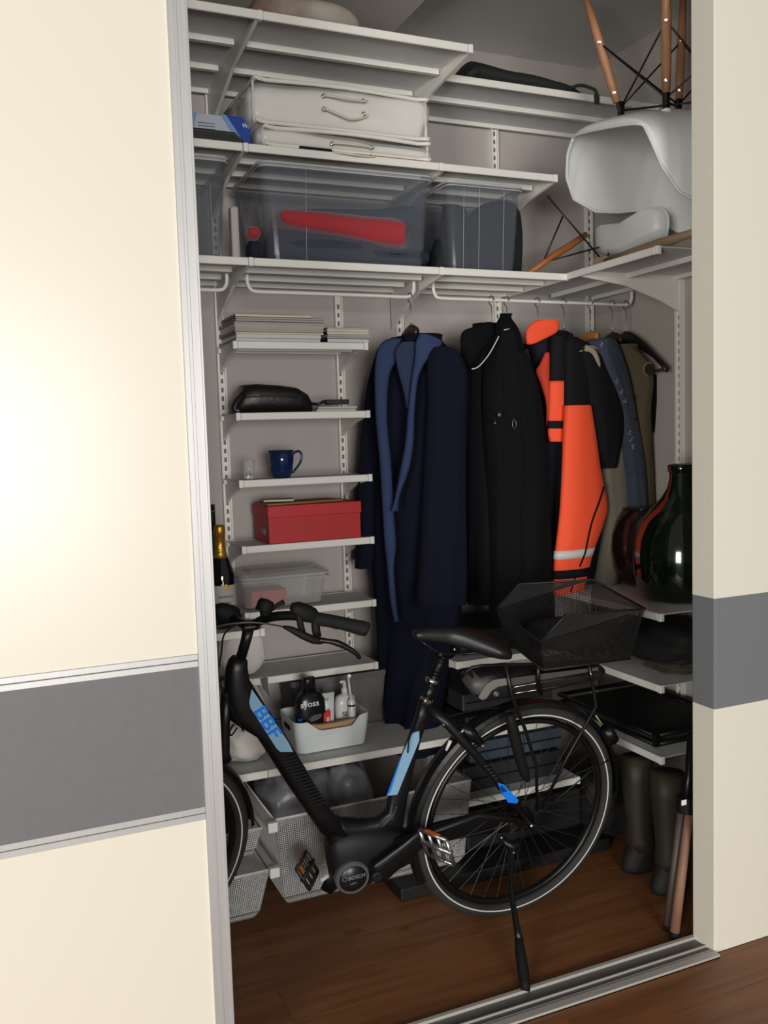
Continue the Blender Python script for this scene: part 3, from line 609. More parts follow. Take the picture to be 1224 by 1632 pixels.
# low things behind the rear wheel
DG = mat('dark_grey_plastic', (48, 49, 52), .45); DB = mat('dark_blue_grey', (66, 78, 90), .5); BK2 = mat('black_case', (15, 15, 16), .55, bump=.2)
def case(name, x0, x1, y0, y1, z0, z1, label, cat, m_, bev=.006, zipm=None):
    o = thing(name, ((x0+x1)/2, (y0+y1)/2, z0), label, cat); MB().bb(x0, x1, y0, y1, z0, z1).build('case_body', m_, o, bevel=bev)
    if zipm: MB().bb(x0+.01, x1-.01, y0-.002, y0+.002, (z0+z1)/2-.003, (z0+z1)/2+.003).build('seam', zipm, o)
    return o
case('laptop_case', 1.52, 1.93, 2.83, 3.2, .4795, .53, 'flat black case on the low shelf seen between the wheel spokes', 'case', BK2, zipm=DG)
case('grey_case', 1.53, 1.92, 2.87, 3.2, .537, .60, 'dark grey case lying on the flat black case behind the wheel', 'case', DG, zipm=MBLACK)
case('dark_storage_box', 1.52, 1.95, 2.86, 3.2, .236, .33, 'dark grey flat box on the lowest shelf behind the wheel hub', 'box', DG, zipm=MBLACK)
case('blue_grey_box', 1.56, 1.97, 2.88, 3.2, .335, .41, 'blue-grey flat box stacked on the lowest shelf behind the wheel', 'box', DB, zipm=MBLACK)
case('black_bin', 1.49, 1.99, 2.79, 3.1, .047, .195, 'long black case under the lowest shelf behind the rear wheel', 'case', BK2, .012)
case('black_floor_board', 1.17, 2.02, 2.66, 3.1, .002, .045, 'flat black board on the floor behind the rear wheel', 'board', BK2, .004)
case('black_bag_box', 1.54, 1.93, 2.9, 3.2, .73, .83, 'black soft box on the short shelf behind the carrier', 'bag', BK2, .03)
# ---------------- things on the upper shelves ----------------
DUVET = mat('white_duvet', (232, 229, 222), .9, bump=.5, bscale=10)
BAGP = gl_alpha('clear_vinyl', (226, 225, 220), .28, .08, .65); PIPE = mat('white_piping', (222, 220, 212), .45); CORD = mat('cream_cord', (205, 198, 182), .7)
def bedding(x0, x1, y0, y1, z0, z1, label, hx, hz, seed, hang):
    from mathutils import noise as nz
    o = thing('bedding_bag', ((x0+x1)/2, (y0+y1)/2, z0), label, 'storage bag'); r = .035
    def pil(ins, amp):
        rs = []
        for k in range(9):
            t = k/8; z = z0+ins+(z1-z0-2*ins)*t; e = .018*(2*abs(t-.5))**3+ins; ring = []
            for cx, cy, s in ((x1-e-r, y1-e-r, 0), (x0+e+r, y1-e-r, 1), (x0+e+r, y0+e+r, 2), (x1-e-r, y0+e+r, 3)):
                for q in range(7): g = (s+q/6)*math.pi/2; ring.append((cx+r*math.cos(g), cy+r*math.sin(g)))
                nxt = {0: (x0+e+r, y1-e), 1: (x0+e, y0+e+r), 2: (x1-e-r, y0+e), 3: (x1-e, y1-e-r)}[s]; l = ring[-1]
                for q in range(1, 9): ring.append((l[0]+(nxt[0]-l[0])*q/9, l[1]+(nxt[1]-l[1])*q/9))
            R = []
            for (a, b) in ring:
                n = nz.noise(Vector((a*9+seed, b*9, z*16)))*amp; dx, dy = a-(x0+x1)/2, b-(y0+y1)/2; l = math.hypot(dx, dy); top = .012*math.sin((a-x0)/(x1-x0)*3.1+seed)*t
                R.append(Vector((a+dx/l*n, b+dy/l*n, z+top)))
            rs.append(R)
        return rs
    m = MB(); m.rings(pil(.008, .022)); m.build('folded_duvet', DUVET, o, smooth=True)
    m = MB(); m.rings(pil(0, .016)); vc = m.build('vinyl_cover', BAGP, o, smooth=True)
    m = MB()
    for zz, tp in ((z0+.004, 0), (z1-.004, 1)):
        P = [Vector((x0+.02, y0+.015, zz)), Vector((x0+.06, y0+.004, zz)), Vector(((x0+x1)/2, y0+.0, zz+(.006 if tp else 0))), Vector((x1-.06, y0+.004, zz)), Vector((x1-.02, y0+.015, zz)), Vector((x1-.012, y1-.03, zz))]
        m.tube([Vector((x0+.012, y1-.03, zz))]+P, .0068, 8, sub=3)
    for xx in (x0+.018, x1-.018): m.tube([(xx, y0+.014, z0), (xx, y0+.014, z1)], .005, 8)
    m.build('piping', PIPE, o, smooth=True)
    for k in range(2):
        xx = hx[k]
        for zz in hz:
            MB().lathe([(.0035, 0), (.0075, 0), (.0075, .002), (.0035, .002), (.0035, 0)], (xx, y0-.007, zz), 16, ax=(0, 1, 0), cap=False).build('eyelet', CHROME, vc, smooth=True)
    m = MB()
    for i, zz in enumerate(hz):
        a, b = Vector((hx[0], y0-.010, zz)), Vector((hx[1], y0-.010, zz)); s = hang[i]
        m.tube([a+Vector((0, .008, 0)), a, lerp(a, b, .3)+Vector((0, -.012, -s*.6)), lerp(a, b, .65)+Vector((0, -.014, -s)), b+Vector((.01, 0, -s*.3)), b, b+Vector((0, .008, 0))], .0036, 8, sub=4)
    m.build('cord_handle', CORD, o, smooth=True)
yb2 = 2.87
e = lambda px, py: at(px, py, y=2.86)
bedding(e(414, 240).x, e(694, 262).x, yb2, 3.25, ZU+.004, e(550, 212).z, 'lower of the two clear bedding bags, standing directly on the white shelf', (e(531, 238).x, e(592, 240).x), (e(531, 228).z, e(531, 243).z), 2.0, (.003, .006))
bedding(e(398, 180).x, e(690, 200).x, yb2-.005, 3.25, e(550, 209).z, e(550, 140).z, 'upper of the two clear bedding bags, with a looping cord handle', (e(516, 155).x, e(579, 160).x), (e(516, 153).z, e(516, 174).z), 5.0, (.008, .028))
L(MB().bb(e(478, 245).x, e(530, 247).x, 2.862, 2.95, ZU+.001, ZU+.010).build('black_strap', MBLACK, bevel=.002), 'flat black strip under the lower bedding bag on the shelf edge', 'strap')
L(MB().bb(e(563, 245).x, e(690, 262).x, 2.864, 3.0, ZU+.0006, ZU+.0035).build('brown_board', mat('brown_card', (150, 100, 70), .7)), 'thin brown board under the right part of the lower bedding bag', 'board')
# blue and white package, black case
e3 = lambda px, py: at(px, py, y=2.93)
PKG = mat('package_white', (170, 176, 186), .5); PKB = mat('package_blue', (22, 62, 150), .4); PKS = mat('package_sky', (110, 150, 195), .4)
o = thing('cardboard_package', (.66, 3.0, ZU+.001), 'blue and white printed cardboard package on the upper left shelf', 'package')
px0, px1 = e3(250, 200).x, e3(398, 228).x; zt = e3(350, 183).z
m = MB(); m.bb(px0, px1, 2.935, 3.2, ZU+.001, zt); m.build('carton', PKG, o, bevel=.001)
slab_px(MB(), [(358, 182.5), (399, 189), (399, 231), (388, 229), (372, 205)], 2.932, .0025).build('blue_corner', PKB, o)
slab_px(MB(), [(352, 182), (360, 183), (374, 204), (390, 229), (384, 229), (368, 208)], 2.9315, .002).build('sky_blue_band', PKS, o)
slab_px(MB(), [(300, 177), (314, 178.5), (310, 195), (308, 208), (300, 207)], 2.9315, .002).build('blue_edge', PKS, o)
text('print', 'W', e3(386, 203), (1, 0, 0), (0, 0, 1), .018, TW, o, bold=.01)
for i in range(4): MB().bb(e3(316, 200).x, e3(343, 200).x, 2.9318, 2.934, zt-.03-i*.009, zt-.028-i*.009).build('print_line', GREYM, o)
o = thing('black_case', (.65, 2.92, ZU+.001), 'flat black moulded case lying in front of the blue and white package', 'case')
P0, P1 = at(290, 225, y=2.88).x, at(392, 235, y=2.88).x; m = MB()
m.prism([(P0, 2.872, ZU+.001), (P1, 2.872, ZU+.001), (P1-.012, 2.872, ZU+.016), (P1-.035, 2.872, ZU+.034), (P0, 2.872, ZU+.036)], (0, .055, 0)); m.build('case_body', mat('black_plastic_case', (20, 20, 20), .45), o, bevel=.003)
MB().tube([(P0, 2.8715, ZU+.028), (P1-.035, 2.8715, ZU+.027), (P1-.016, 2.8715, ZU+.014)], .0015, 6).build('rim_line', DG, o)
# top shelf things
ex_, ey2 = at(395, 2, y=2.70).x, at(592, 12, y=2.70).x
heap('white_brown_bundle', ((ex_+ey2)/2, 2.83, 2.855), ((ey2-ex_)/2*.93, .12, .052), 'pale rolled bundle with brown patches on the topmost shelf', 'bundle', mat('pale_bundle', (165, 158, 148), .8, noise=.5, nscale=5, col2=(110, 80, 60), bump=.3), .12, 3, 8, wr=.05)
DKB = mat('black_cordura', (27, 29, 27), .7, bump=.4, bscale=50)
o = thing('soft_black_bag', (1.85, 3.1, 2.80), 'long soft black bag lying on the top right shelf', 'bag')
m = MB(); rs = []
b0, b1 = at(735, 122, y=3.0).x, at(912, 140, y=3.0).x
for i in range(15):
    t = i/14; x = b0+(b1-b0)*t; hh = .098*(1-.38*t+.03*math.sin(t*13))*min(1, (1.03-t)*7)**.5*min(1, .6+t*9); rs.append([Vector((x, 3.04+.10*math.cos(g), 2.802+hh/2+hh/2*math.sin(g))) for g in [2*math.pi*k/18 for k in range(18)]])
m.rings(rs); m.build('bag_body', DKB, o, smooth=True)
m = MB(); a = at(912, 139, y=2.93); m.tube([a, at(925, 136, y=2.915), at(938, 139, y=2.905), at(950, 146, y=2.89), at(951, 166, y=2.888)], .006, 6, sub=4)
m.build('strap', mat('dark_green_webbing', (34, 42, 30), .8), o, smooth=True)
MB().box(at(951, 158, y=2.887), (.020, .004, .035)).build('strap_end', mat('green_webbing', (40, 50, 34), .8), o)
L(MB().bb(at(953, 146, y=2.93).x, at(990, 150, y=2.93).x, 2.94, 3.2, 2.801, 2.815).build('flat_board', mat('brown_board', (96, 84, 70), .7)), 'thin brown board on the top right shelf behind the chair leg', 'board')
# clear storage boxes with contents
zb = ZM+.002
zt = at(550, 268, y=2.885).z
clear_box('clear_storage_box', at(413, 300, y=2.89).x, at(690, 300, y=2.89).x, 2.875, 3.27, zb, zt, 'big clear plastic box holding red and navy garments', CLEAR, t=.022, r=.035)
clear_box('clear_storage_box', at(733, 350, y=2.89).x-.05, at(835, 350, y=2.89).x, 2.885, 3.25, zb, at(780, 293, y=2.89).z, 'smaller clear plastic box holding dark clothes, right of the big one', CLEAR, t=.02, r=.025, ribs=(.22, .42, .74))
clear_box('clear_storage_box', .30, at(366, 300, y=2.89).x, 2.875, 3.27, zb, zt, 'clear plastic box half hidden behind the sliding door frame', CLEAR, t=.02, r=.035)
c4 = lambda px, py: at(px, py, y=2.98)
REDC = mat('red_fleece', (160, 44, 52), .9, bump=.4, bscale=30, sheen=.3); NAVYC = mat('navy_fleece', (44, 50, 82), .9, bump=.4, bscale=30); NAVY2 = mat('navy_cotton', (22, 29, 48), .9, bump=.4, bscale=20)
def roll_px(name, rows, y, hd, label, m_, cat='garment', group=None, parent=None, rip=.05):
    """lying garment: rows (px, py top, py bottom) running left to right"""
    rs = []
    for i, (px, pt, pb) in enumerate(rows):
        a, b = at(px, pt, y=y), at(px, pb, y=y); c = (a+b)/2; h = (a.z-b.z)/2; ring = []
        for k in range(20):
            g = 2*math.pi*k/20; cg, sg = math.cos(g), math.sin(g); wv = 1+rip*math.sin(5*g+i*1.3)
            ring.append(Vector((c.x, y+hd*cg*wv, c.z+h*math.copysign(abs(sg)**.75, sg))))
        rs.append(ring)
    m = MB(); m.rings(rs); q = m.build(name, m_, parent, smooth=True, sub=1)
    return L(q, label, cat, group) if label else q
roll_px('folded_red_garment', smoothrows([(438, 344, 358), (444, 336, 368), (455, 335, 372), (480, 337, 376), (530, 341, 386), (580, 346, 396), (612, 348, 402), (628, 350, 404), (633, 356, 398)], 2), 2.96, .08, 'red folded fleece garment inside the big clear box', REDC)
roll_px('folded_navy_garment', smoothrows([(430, 368, 412), (450, 366, 416), (520, 372, 422), (580, 385, 427), (602, 396, 428), (660, 400, 430), (668, 406, 428)], 2), 2.99, .09, 'dark navy garment lying at the bottom of the big clear box', NAVY2)
roll_px('rolled_navy_garment', smoothrows([(455, 338, 350), (500, 336, 352), (590, 337, 356), (628, 330, 380), (645, 330, 376), (655, 340, 362)], 2), 3.10, .07, 'navy garment roll behind the red one in the big clear box', NAVYC)
L(MB().tube([c4(597, 400), c4(603, 408), c4(605, 418), c4(602, 424)], [.003, .006, .006, .003], 8, sub=3).build('white_tag', TW, smooth=True), 'curved white tag at the end of the navy garment in the big clear box', 'tag')
for a_ in (): pass
roll_px('small_red_garment', [(391, 365, 374), (396, 361, 384), (407, 362, 386), (412, 368, 380)], 3.0, .04, 'small red garment end between the two left clear boxes', REDC)
roll_px('dark_cloth', [(394, 384, 414), (400, 384, 415), (408, 384, 416), (411, 386, 416)], 3.02, .04, 'small dark cloth under the red garment end between the clear boxes', NAVY2)
L(MB().bb(at(365, 330, y=3.1).x, at(378, 330, y=3.1).x, 3.08, 3.12, ZM+.002, at(370, 330, y=3.1).z).build('pale_tube', mat('pale_tube_plastic', (185, 180, 172), .5), bevel=.008), 'pale upright tube between the two left clear boxes', 'tube')
DARKG = mat('dark_green_black_cloth', (22, 27, 30), .85, bump=.3, bscale=14)
m = MB(); loft(m, smoothrows([(328, 712, 722), (334, 706, 742), (345, 704, 745), (365, 698, 748), (390, 690, 750), (415, 684, 752), (434, 682, 752)], 2), 3.05, 3.0, .08); L(m.build('dark_garment', DARKG, None, smooth=True), 'dark garment slumped at the left in the smaller clear box', 'garment')
m = MB(); loft(m, smoothrows([(326, 775, 800), (334, 764, 815), (345, 752, 822), (370, 742, 826), (400, 740, 826), (434, 742, 824)], 2), 3.0, 3.02, .08); L(m.build('dark_garment', DARKG, None, smooth=True), 'dark grey-green garment filling the right of the smaller clear box', 'garment')
# ---------------- chairs ----------------
SHELL = mat('white_chair_shell', (226, 227, 224), .4); BEECH = mat('beech_leg', (184, 132, 94), .5, noise=.25, nscale=5, stretch=(6, 6, 1)); WOODL = mat('light_wood_leg', (150, 124, 96), .55, noise=.2, nscale=5, stretch=(6, 1, 6)); ORW = mat('orange_beech_leg', (168, 100, 54), .5, noise=.2, nscale=5)
WIREB = mat('black_steel_wire', (16, 15, 15), .45)
def interp(t, K):
    for i in range(len(K)-1):
        if t <= K[i+1][0]:
            a, b = K[i], K[i+1]; u = (t-a[0])/(b[0]-a[0]); u = u*u*(3-2*u) if False else u; return [p+(q-p)*u for p, q in zip(a[1:], b[1:])]
    return list(K[-1][1:])
CP = [(0, -.27, .03, -.262, .045, .20), (.06, -.262, .01, -.262, .09, .235), (.14, -.23, .0, -.245, .17, .27), (.25, -.17, -.008, -.20, .245, .295), (.4, -.07, -.012, -.10, .295, .305), (.52, .03, -.008, .0, .305, .305), (.62, .11, .012, .075, .305, .30), (.72, .165, .075, .13, .325, .285), (.82, .20, .17, .175, .36, .262), (.91, .222, .27, .208, .39, .225), (.97, .236, .35, .23, .412, .18), (1.0, .243, .415, .24, .425, .11)]
def chair_shell(o, X, mat_, sc_=1.12):
    def fn(s, t):
        yc, zc, yr, zr, hw = interp(s, CP); t = t*2-1; a = abs(t)
        k = a**2.6 if s < .9 else a**2.2
        x = hw*math.sin(t*math.pi/2*.98)/math.sin(math.pi/2*.98); y = yc+(yr-yc)*k; z_ = zc+(zr-zc)*k
        return X(Vector((x, y, z_))*sc_)
    m = MB(); m.grid(fn, 44, 32); sh = m.build('seat_shell', mat_, o, smooth=True, solid=.006, sub=1)
    P = [fn(s/60, 0) for s in range(61)]+[fn(1, t/14) for t in range(1, 15)]+[fn(s/60, 1) for s in range(59, -1, -1)]+[fn(0, t/14) for t in range(13, 0, -1)]
    MB().tube(P+[P[0], P[1]], .0052, 8).build('rolled_rim', mat_, sh, smooth=True)
hub = Vector((2.176, 2.489, 2.608)); CR = Matrix.Rotation(math.radians(-3.4), 3, 'Z') @ Matrix.Rotation(math.radians(-7.4), 3, 'Y') @ Matrix.Rotation(math.radians(11.9), 3, 'X')
ff = CR @ Vector((-1, 0, 0)); sd = CR @ Vector((0, -1, 0)); uu = CR @ Vector((0, 0, 1))
o = thing('shell_armchair', (2.25, 2.62, 2.13), 'white shell armchair with wooden legs standing upside down on the side shelf', 'chair')
X1 = lambda p: hub-ff*p.y+sd*p.x-uu*(p.z+.012)
chair_shell(o, X1, SHELL, 1.0)
base = {}; tip = {}
for i in (1, -1):
    for j in (1, -1):
        b = hub+ff*.12*i+sd*.12*j; t = hub+ff*.20*i+sd*.21*j+uu*.385; base[i, j] = b; tip[i, j] = t
        q = lerp(b, t, .12); m = MB(); m.tube([q, lerp(b, t, .3), lerp(b, t, .6), t], [.0125, .0155, .0155, .011], 16); lg = m.build('leg', BEECH, o, smooth=True)
        m = MB(); m.box(b+Vector((0, 0, .02)), (.018, .018, .06)); m.tube([b, q+(t-b)*.04], .006, 8); m.build('leg_bracket', WIREB, o, bevel=.002)
        MB().lathe([(.016, 0), (.017, .004), (.012, .008)], b-Vector((0, 0, .012)), 16).build('rubber_mount', SHELL, o, smooth=True)
        for k in (.2, .62):
            c = lerp(b, t, k); dr = (CAM-c).normalized(); MB().lathe([(.001, 0), (.0058, 0), (.0058, .003), (.003, .0035), (.003, .001), (.001, .001)], c+dr*.0145, 14, ax=dr).build('leg_screw', CHROME, lg)
m = MB()
for (a, b) in (((1, 1), (1, -1)), ((1, -1), (-1, -1)), ((-1, -1), (-1, 1)), ((-1, 1), (1, 1))):
    m.tube([lerp(base[a], tip[a], .62), base[b]+Vector((0, 0, .03))], .0032, 6); m.tube([lerp(base[b], tip[b], .62), base[a]+Vector((0, 0, .03))], .0032, 6)
m.tube([base[1, 1]+Vector((0,0,.02)), base[-1, -1]+Vector((0,0,.02))], .0035, 6); m.tube([base[1, -1]+Vector((0,0,.02)), base[-1, 1]+Vector((0,0,.02))], .0035, 6)
m.build('wire_bracing', WIREB, o, smooth=True)
# second chair lying behind, legs pointing left and forward
o = thing('shell_armchair', (2.3, 2.95, 2.13), 'second white shell chair lying behind and below the upturned one, legs on the shelf', 'chair')
hub2 = Vector((2.20, 2.93, 2.215))
f2 = Vector((0, 0, 1)); u2 = Vector((.86, .32, -.25)).normalized(); s2 = u2.cross(f2).normalized(); f2 = s2.cross(u2)
X2 = lambda p: hub2+Vector((.045+p.z*.28, -p.x*.75-.06, -.055+abs(p.x)*.12+(.10-p.y*.28)))
chair_shell(o, X2, SHELL, .85)
la = [at(842, 436, y=2.99), at(880, 409, y=3.0), at(908, 392, y=3.0), at(934, 374, y=3.0)]
MB().tube(la, [.010, .0135, .0145, .012], 16).build('leg', ORW, o, smooth=True)
lb = [Vector((2.075, 2.72, 2.149)), Vector((2.07, 2.55, 2.151)), Vector((2.065, 2.42, 2.153)), Vector((2.07, 2.24, 2.156))]
MB().tube(lb, [.013, .0165, .0165, .012], 16).build('leg', WOODL, o, smooth=True)
MB().box((2.10, 2.77, 2.155), (.05, .06, .04), Matrix.Rotation(.3, 3, 'Z')).build('leg', WOODL, o, bevel=.006)
m = MB(); g_ = lambda px, py, y=2.95: at(px, py, y=y)
for a, b in (((872, 312), (963, 418)), ((897, 345), (868, 412)), ((882, 414), (955, 394)), ((971, 400), (965, 418))): m.tube([g_(*a), g_(*b)], .0033, 6)
m.build('wire_bracing', WIREB, o, smooth=True)
# ---------------- garments and hangers ----------------
DWOOD = mat('dark_stained_hanger', (48, 28, 22), .4); BLKW = mat('black_hanger', (22, 18, 17), .4); YWOOD = mat('light_wood_hanger', (176, 118, 62), .45); STEEL = mat('steel_hook', (150, 150, 150), .25, 1)
def hanger(px, py, label, m_, span=(-.05, .16), drop=.085, th=.013, stem=True, x=None, bar=False, tilt=0, fat=1):
    c = at(px, py, y=3.03); c.y = 3.03; o = thing('coat_hanger', c, label, 'hanger'); zr_ = 2.05; x_ = c.x
    hk = [(x_, 3.03, c.z), (x_, 3.03, zr_-.028), (x_, 3.046, zr_-.012), (x_, 3.048, zr_+.006), (x_, 3.034, zr_+.016), (x_, 3.018, zr_+.010), (x_, 3.012, zr_-.004)]
    MB().tube(hk, .0018, 8, sub=3).build('hook', STEEL, o, smooth=True)
    P = []; R = []
    for k in range(13):
        t = k/12; s = span[0]+(span[1]-span[0])*t; u = s/.19; P.append((x_+tilt*s, 3.03+s, c.z-.012-drop*(abs(u)**1.5))); R.append(fat*.0225*(1-.62*min(1, abs(u)*1.15)))
    m = MB(); rs = []
    for p, r in zip(P, R): rs.append([Vector((p[0]+th*.75*math.cos(g), p[1], p[2]+r*1.0*math.sin(g))) for g in [2*math.pi*q/12 for q in range(12)]])
    m.rings(rs); m.build('shoulder_bar', m_, o, smooth=True)
    if bar: MB().tube([P[0], (P[6][0], P[6][1], P[0][2]-.004), P[-1]], .006, 8).build('trouser_bar', m_, o, smooth=True)
    return o
hanger(655, 521, 'dark wooden hanger holding the blue bathrobe', DWOOD); hanger(784, 524, 'dark wooden hanger holding the dark inner jacket', DWOOD)
hanger(808, 515, 'black hanger inside the black hooded coat', BLKW, drop=.1); hanger(857, 530, 'black hanger inside the orange work jacket', BLKW)
hanger(899, 531, 'black hanger right of the orange collar holding the black and orange sleeve', BLKW); hanger(941, 532, 'light yellow wooden hanger between the orange jacket and the denim jacket', YWOOD, span=(-.05, .1), drop=.03)
hanger(976, 533, 'dark brown wooden hanger holding the denim jacket', DWOOD, span=(-.06, .15)); hanger(998, 535, 'black hanger at the far right end of the rod with one bare arm', BLKW, span=(-.24, .19), drop=.10, bar=True, fat=1.5)
NAVYR = mat('navy_terry', (16, 18, 33), .95, bump=.7, bscale=140, spec=.15); BLR = mat('blue_terry_lining', (50, 62, 94), .95, bump=.7, bscale=140, spec=.2); BLRD = mat('blue_terry_inside', (38, 48, 74), .95, bump=.7, bscale=140)
o = thing('bathrobe', (1.36, 3.0, .5), 'long navy hooded bathrobe with blue lining hanging left of the coats', 'bathrobe')
m = MB(); loft(m, smoothrows([(536, 640, 690), (548, 616, 700), (562, 606, 716), (590, 598, 728), (650, 592, 736), (750, 588, 738), (880, 590, 738), (960, 598, 736), (1040, 603, 722), (1110, 608, 704), (1150, 618, 696), (1178, 634, 690), (1194, 640, 670)], 4), 3.15, 2.93, .07, seg=44, rip=.26, k=9); m.build('robe_body', NAVYR, o, smooth=True)
m = MB(); loft(m, smoothrows([(556, 604, 622), (580, 594, 622), (620, 584, 618), (680, 577, 612), (780, 570, 604), (860, 567, 600), (905, 566, 594)], 4), 3.16, 3.12, .03, rip=.12, k=5); m.build('sleeve', NAVYR, o, smooth=True)
m = MB(); loft(m, smoothrows([(554, 694, 718), (566, 682, 734), (600, 680, 745), (660, 680, 744), (760, 675, 742), (860, 670, 743), (940, 664, 744), (964, 663, 742)], 4), 2.90, 2.86, .05, seg=36, rip=.12, k=6); m.build('sleeve', NAVYR, o, smooth=True)
def strip(rows, y, th, nm, mt, par, rip=.1):
    m = MB(); rs = []
    R = smoothrows(rows, 4)
    for i, (py, xl, xr) in enumerate(R):
        yy = y[0]+(y[1]-y[0])*i/(len(R)-1); a, b = at(xl, py, y=yy), at(xr, py, y=yy-.01); c = (a+b)/2; u = (b-a)/2; n = Vector((u.y, -u.x, 0)).normalized()
        rs.append([c+u*math.cos(g)+n*th*math.sin(g)*(1+rip*math.sin(i*.7)) for g in [2*math.pi*k/16 for k in range(16)]])
    m.rings(rs); return m.build(nm, mt, par, smooth=True)
strip([(540, 618, 640), (550, 605, 637), (572, 599, 633), (602, 597, 620), (668, 599, 617), (735, 605, 623), (820, 610, 628), (868, 613, 631), (905, 617, 628), (960, 622, 632), (990, 630, 636)], (3.00, 2.97), .018, 'lapel', BLR, o)
strip([(533, 668, 682), (542, 664, 703), (552, 662, 702), (572, 661, 682), (602, 656, 667), (655, 650, 661), (705, 646, 659), (748, 638, 652), (787, 631, 638), (815, 628, 631)], (2.90, 2.93), .016, 'lapel', BLR, o)
strip([(545, 640, 666), (560, 630, 664), (590, 634, 660), (620, 642, 656), (650, 648, 654)], (2.95, 2.95), .012, 'inner_collar', BLRD, o)
NBLK = mat('black_coat_cloth', (12, 12, 13), .85, spec=.15, bump=.35, bscale=30); NBLK2 = mat('dark_navy_coat_cloth', (10, 11, 15), .85, spec=.15, bump=.35, bscale=30)
o = thing('dark_jacket', (1.6, 3.03, .9), 'very dark jacket with raised collar between the bathrobe and the black hooded coat', 'jacket')
m = MB(); loft(m, smoothrows([(516, 768, 788), (528, 752, 792), (545, 738, 794), (562, 734, 796), (600, 733, 798), (700, 737, 800), (820, 742, 802), (960, 744, 806)], 4), 3.06, 2.98, .06, seg=36, rip=.1, k=6); m.build('jacket_body', NBLK2, o, smooth=True)
strip([(530, 736, 790), (520, 758, 786), (514, 772, 784)][::-1]+[(560, 735, 770), (584, 742, 752)], (2.98, 2.96), .02, 'collar', NBLK2, o)
o = thing('hooded_coat', (1.72, 3.0, .9), 'long black hooded coat with thin white piping and silver snaps', 'coat')
m = MB(); loft(m, smoothrows([(500, 804, 809), (506, 797, 814), (516, 790, 820), (530, 786, 826), (548, 780, 830), (575, 770, 838), (620, 768, 850), (690, 770, 864), (780, 776, 872), (880, 780, 876), (962, 782, 880), (1000, 785, 880)], 4), 2.96, 2.93, .08, seg=44, rip=.1, k=8); m.build('coat_body', NBLK, o, smooth=True)
m = MB(); loft(m, smoothrows([(560, 812, 834), (590, 812, 848), (650, 815, 862), (750, 818, 871), (860, 820, 875), (940, 822, 877), (956, 822, 877)], 4), 2.90, 2.89, .045, seg=30, rip=.1, k=5); m.build('sleeve', NBLK, o, smooth=True)
q = lambda px, py, y=2.865: at(px, py, y=y)
MB().tube([q(795, 536), q(790, 546), q(784, 557), q(777, 568), q(768, 579), q(760, 586), q(752, 588)], .0022, 6, sub=3).build('white_piping', REFL, o, smooth=True)
MB().tube([q(803, 526), q(808, 525), q(812, 524)], .0018, 6).build('white_piping', REFL, o, smooth=True)
for (a, b, r) in ((796, 661, .008), (789, 674, .005), (763, 722, .005), (778, 596, .004), (790, 581, .004)): MB().lathe([(r, 0), (r, .003), (.001, .004)], q(a, b, 2.858 if r > .006 else 2.865), 16, ax=(0, -1, 0)).build('snap_button', GREYM if r > .0045 and a > 780 else NBLK2, o, smooth=True)
MB().tube([q(819, 668, 2.845), q(822, 672, 2.845), q(823, 679, 2.845), q(820, 684, 2.845), q(817, 680, 2.845), q(817, 672, 2.845), q(819, 668, 2.845)], .0012, 6).build('ring_puller', GREYM, o)
ORG = mat('hi_vis_orange', (246, 84, 44), .75, bump=.25, bscale=25); ORD = mat('orange_lining', (190, 56, 32), .8, bump=.3); WBLK = mat('work_jacket_black', (17, 17, 21), .8, spec=.2, bump=.3, bscale=30); WNAVY = mat('work_jacket_navy', (20, 22, 31), .8, spec=.2, bump=.3)
o = thing('work_jacket', (1.95, 2.95, .95), 'orange high-visibility work jacket with black shoulders and a white reflective band', 'jacket')
m = MB(); loft(m, smoothrows([(528, 842, 900), (545, 842, 904), (565, 848, 908), (590, 852, 912), (640, 858, 930), (720, 868, 945), (800, 868, 960), (860, 868, 968), (935, 868, 950)], 4), 3.0, 3.02, .05, seg=36, rip=.06); m.build('jacket_body', WNAVY, o, smooth=True)
strip([(510, 856, 889), (514, 848, 891), (524, 840, 891), (532, 838, 884), (546, 838, 856), (549, 839, 846)], (2.94, 2.935), .012, 'collar', ORG, o, .03)
strip([(562, 868, 876), (580, 860, 876), (592, 854, 876), (615, 862, 876), (645, 870, 876), (680, 873, 876)], (2.94, 2.94), .012, 'orange_lining', ORD, o)
strip([(535, 878, 902), (550, 877, 903), (580, 877, 903), (607, 876, 903)], (2.92, 2.92), .02, 'shoulder_yoke', WBLK, o, .02)
strip([(607, 876, 902), (640, 875, 901), (672, 873, 900)], (2.925, 2.925), .015, 'orange_panel', ORG, o, .02)
strip([(671, 873, 901), (675, 873, 901), (683, 873, 901)], (2.918, 2.918), .012, 'black_stripe', WBLK, o, .0)
strip([(682, 873, 900), (693, 873, 900), (704, 876, 900)], (2.925, 2.925), .015, 'orange_panel', ORG, o, .02)
m = MB(); loft(m, smoothrows([(538, 903, 912), (548, 901, 935), (560, 900, 945), (590, 900, 955), (625, 900, 948), (650, 900, 944), (660, 901, 942)], 4), 2.90, 2.93, .03, rip=.05); m.build('black_shoulder', WBLK, o, smooth=True)
m = MB(); loft(m, smoothrows([(646, 901, 940), (662, 900, 943), (705, 898, 950), (754, 896, 957), (806, 893, 967), (837, 890, 961), (880, 885, 945), (910, 883, 937), (940, 883, 929), (945, 884, 928)], 5), 2.875, 2.885, .028, seg=36, rip=.05); m.build('sleeve', ORG, o, smooth=True)
def band(py0, py1, e0, e1, nm, mt, y=2.845):   # band round the sleeve
    m = MB(); loft(m, [(py0, e0[0], e0[1]), ((py0+py1)/2, (e0[0]+e1[0])/2, (e0[1]+e1[1])/2), (py1, e1[0], e1[1])], 2.875, 2.885, .0305, seg=36, rip=.0); m.build(nm, mt, o, smooth=True)
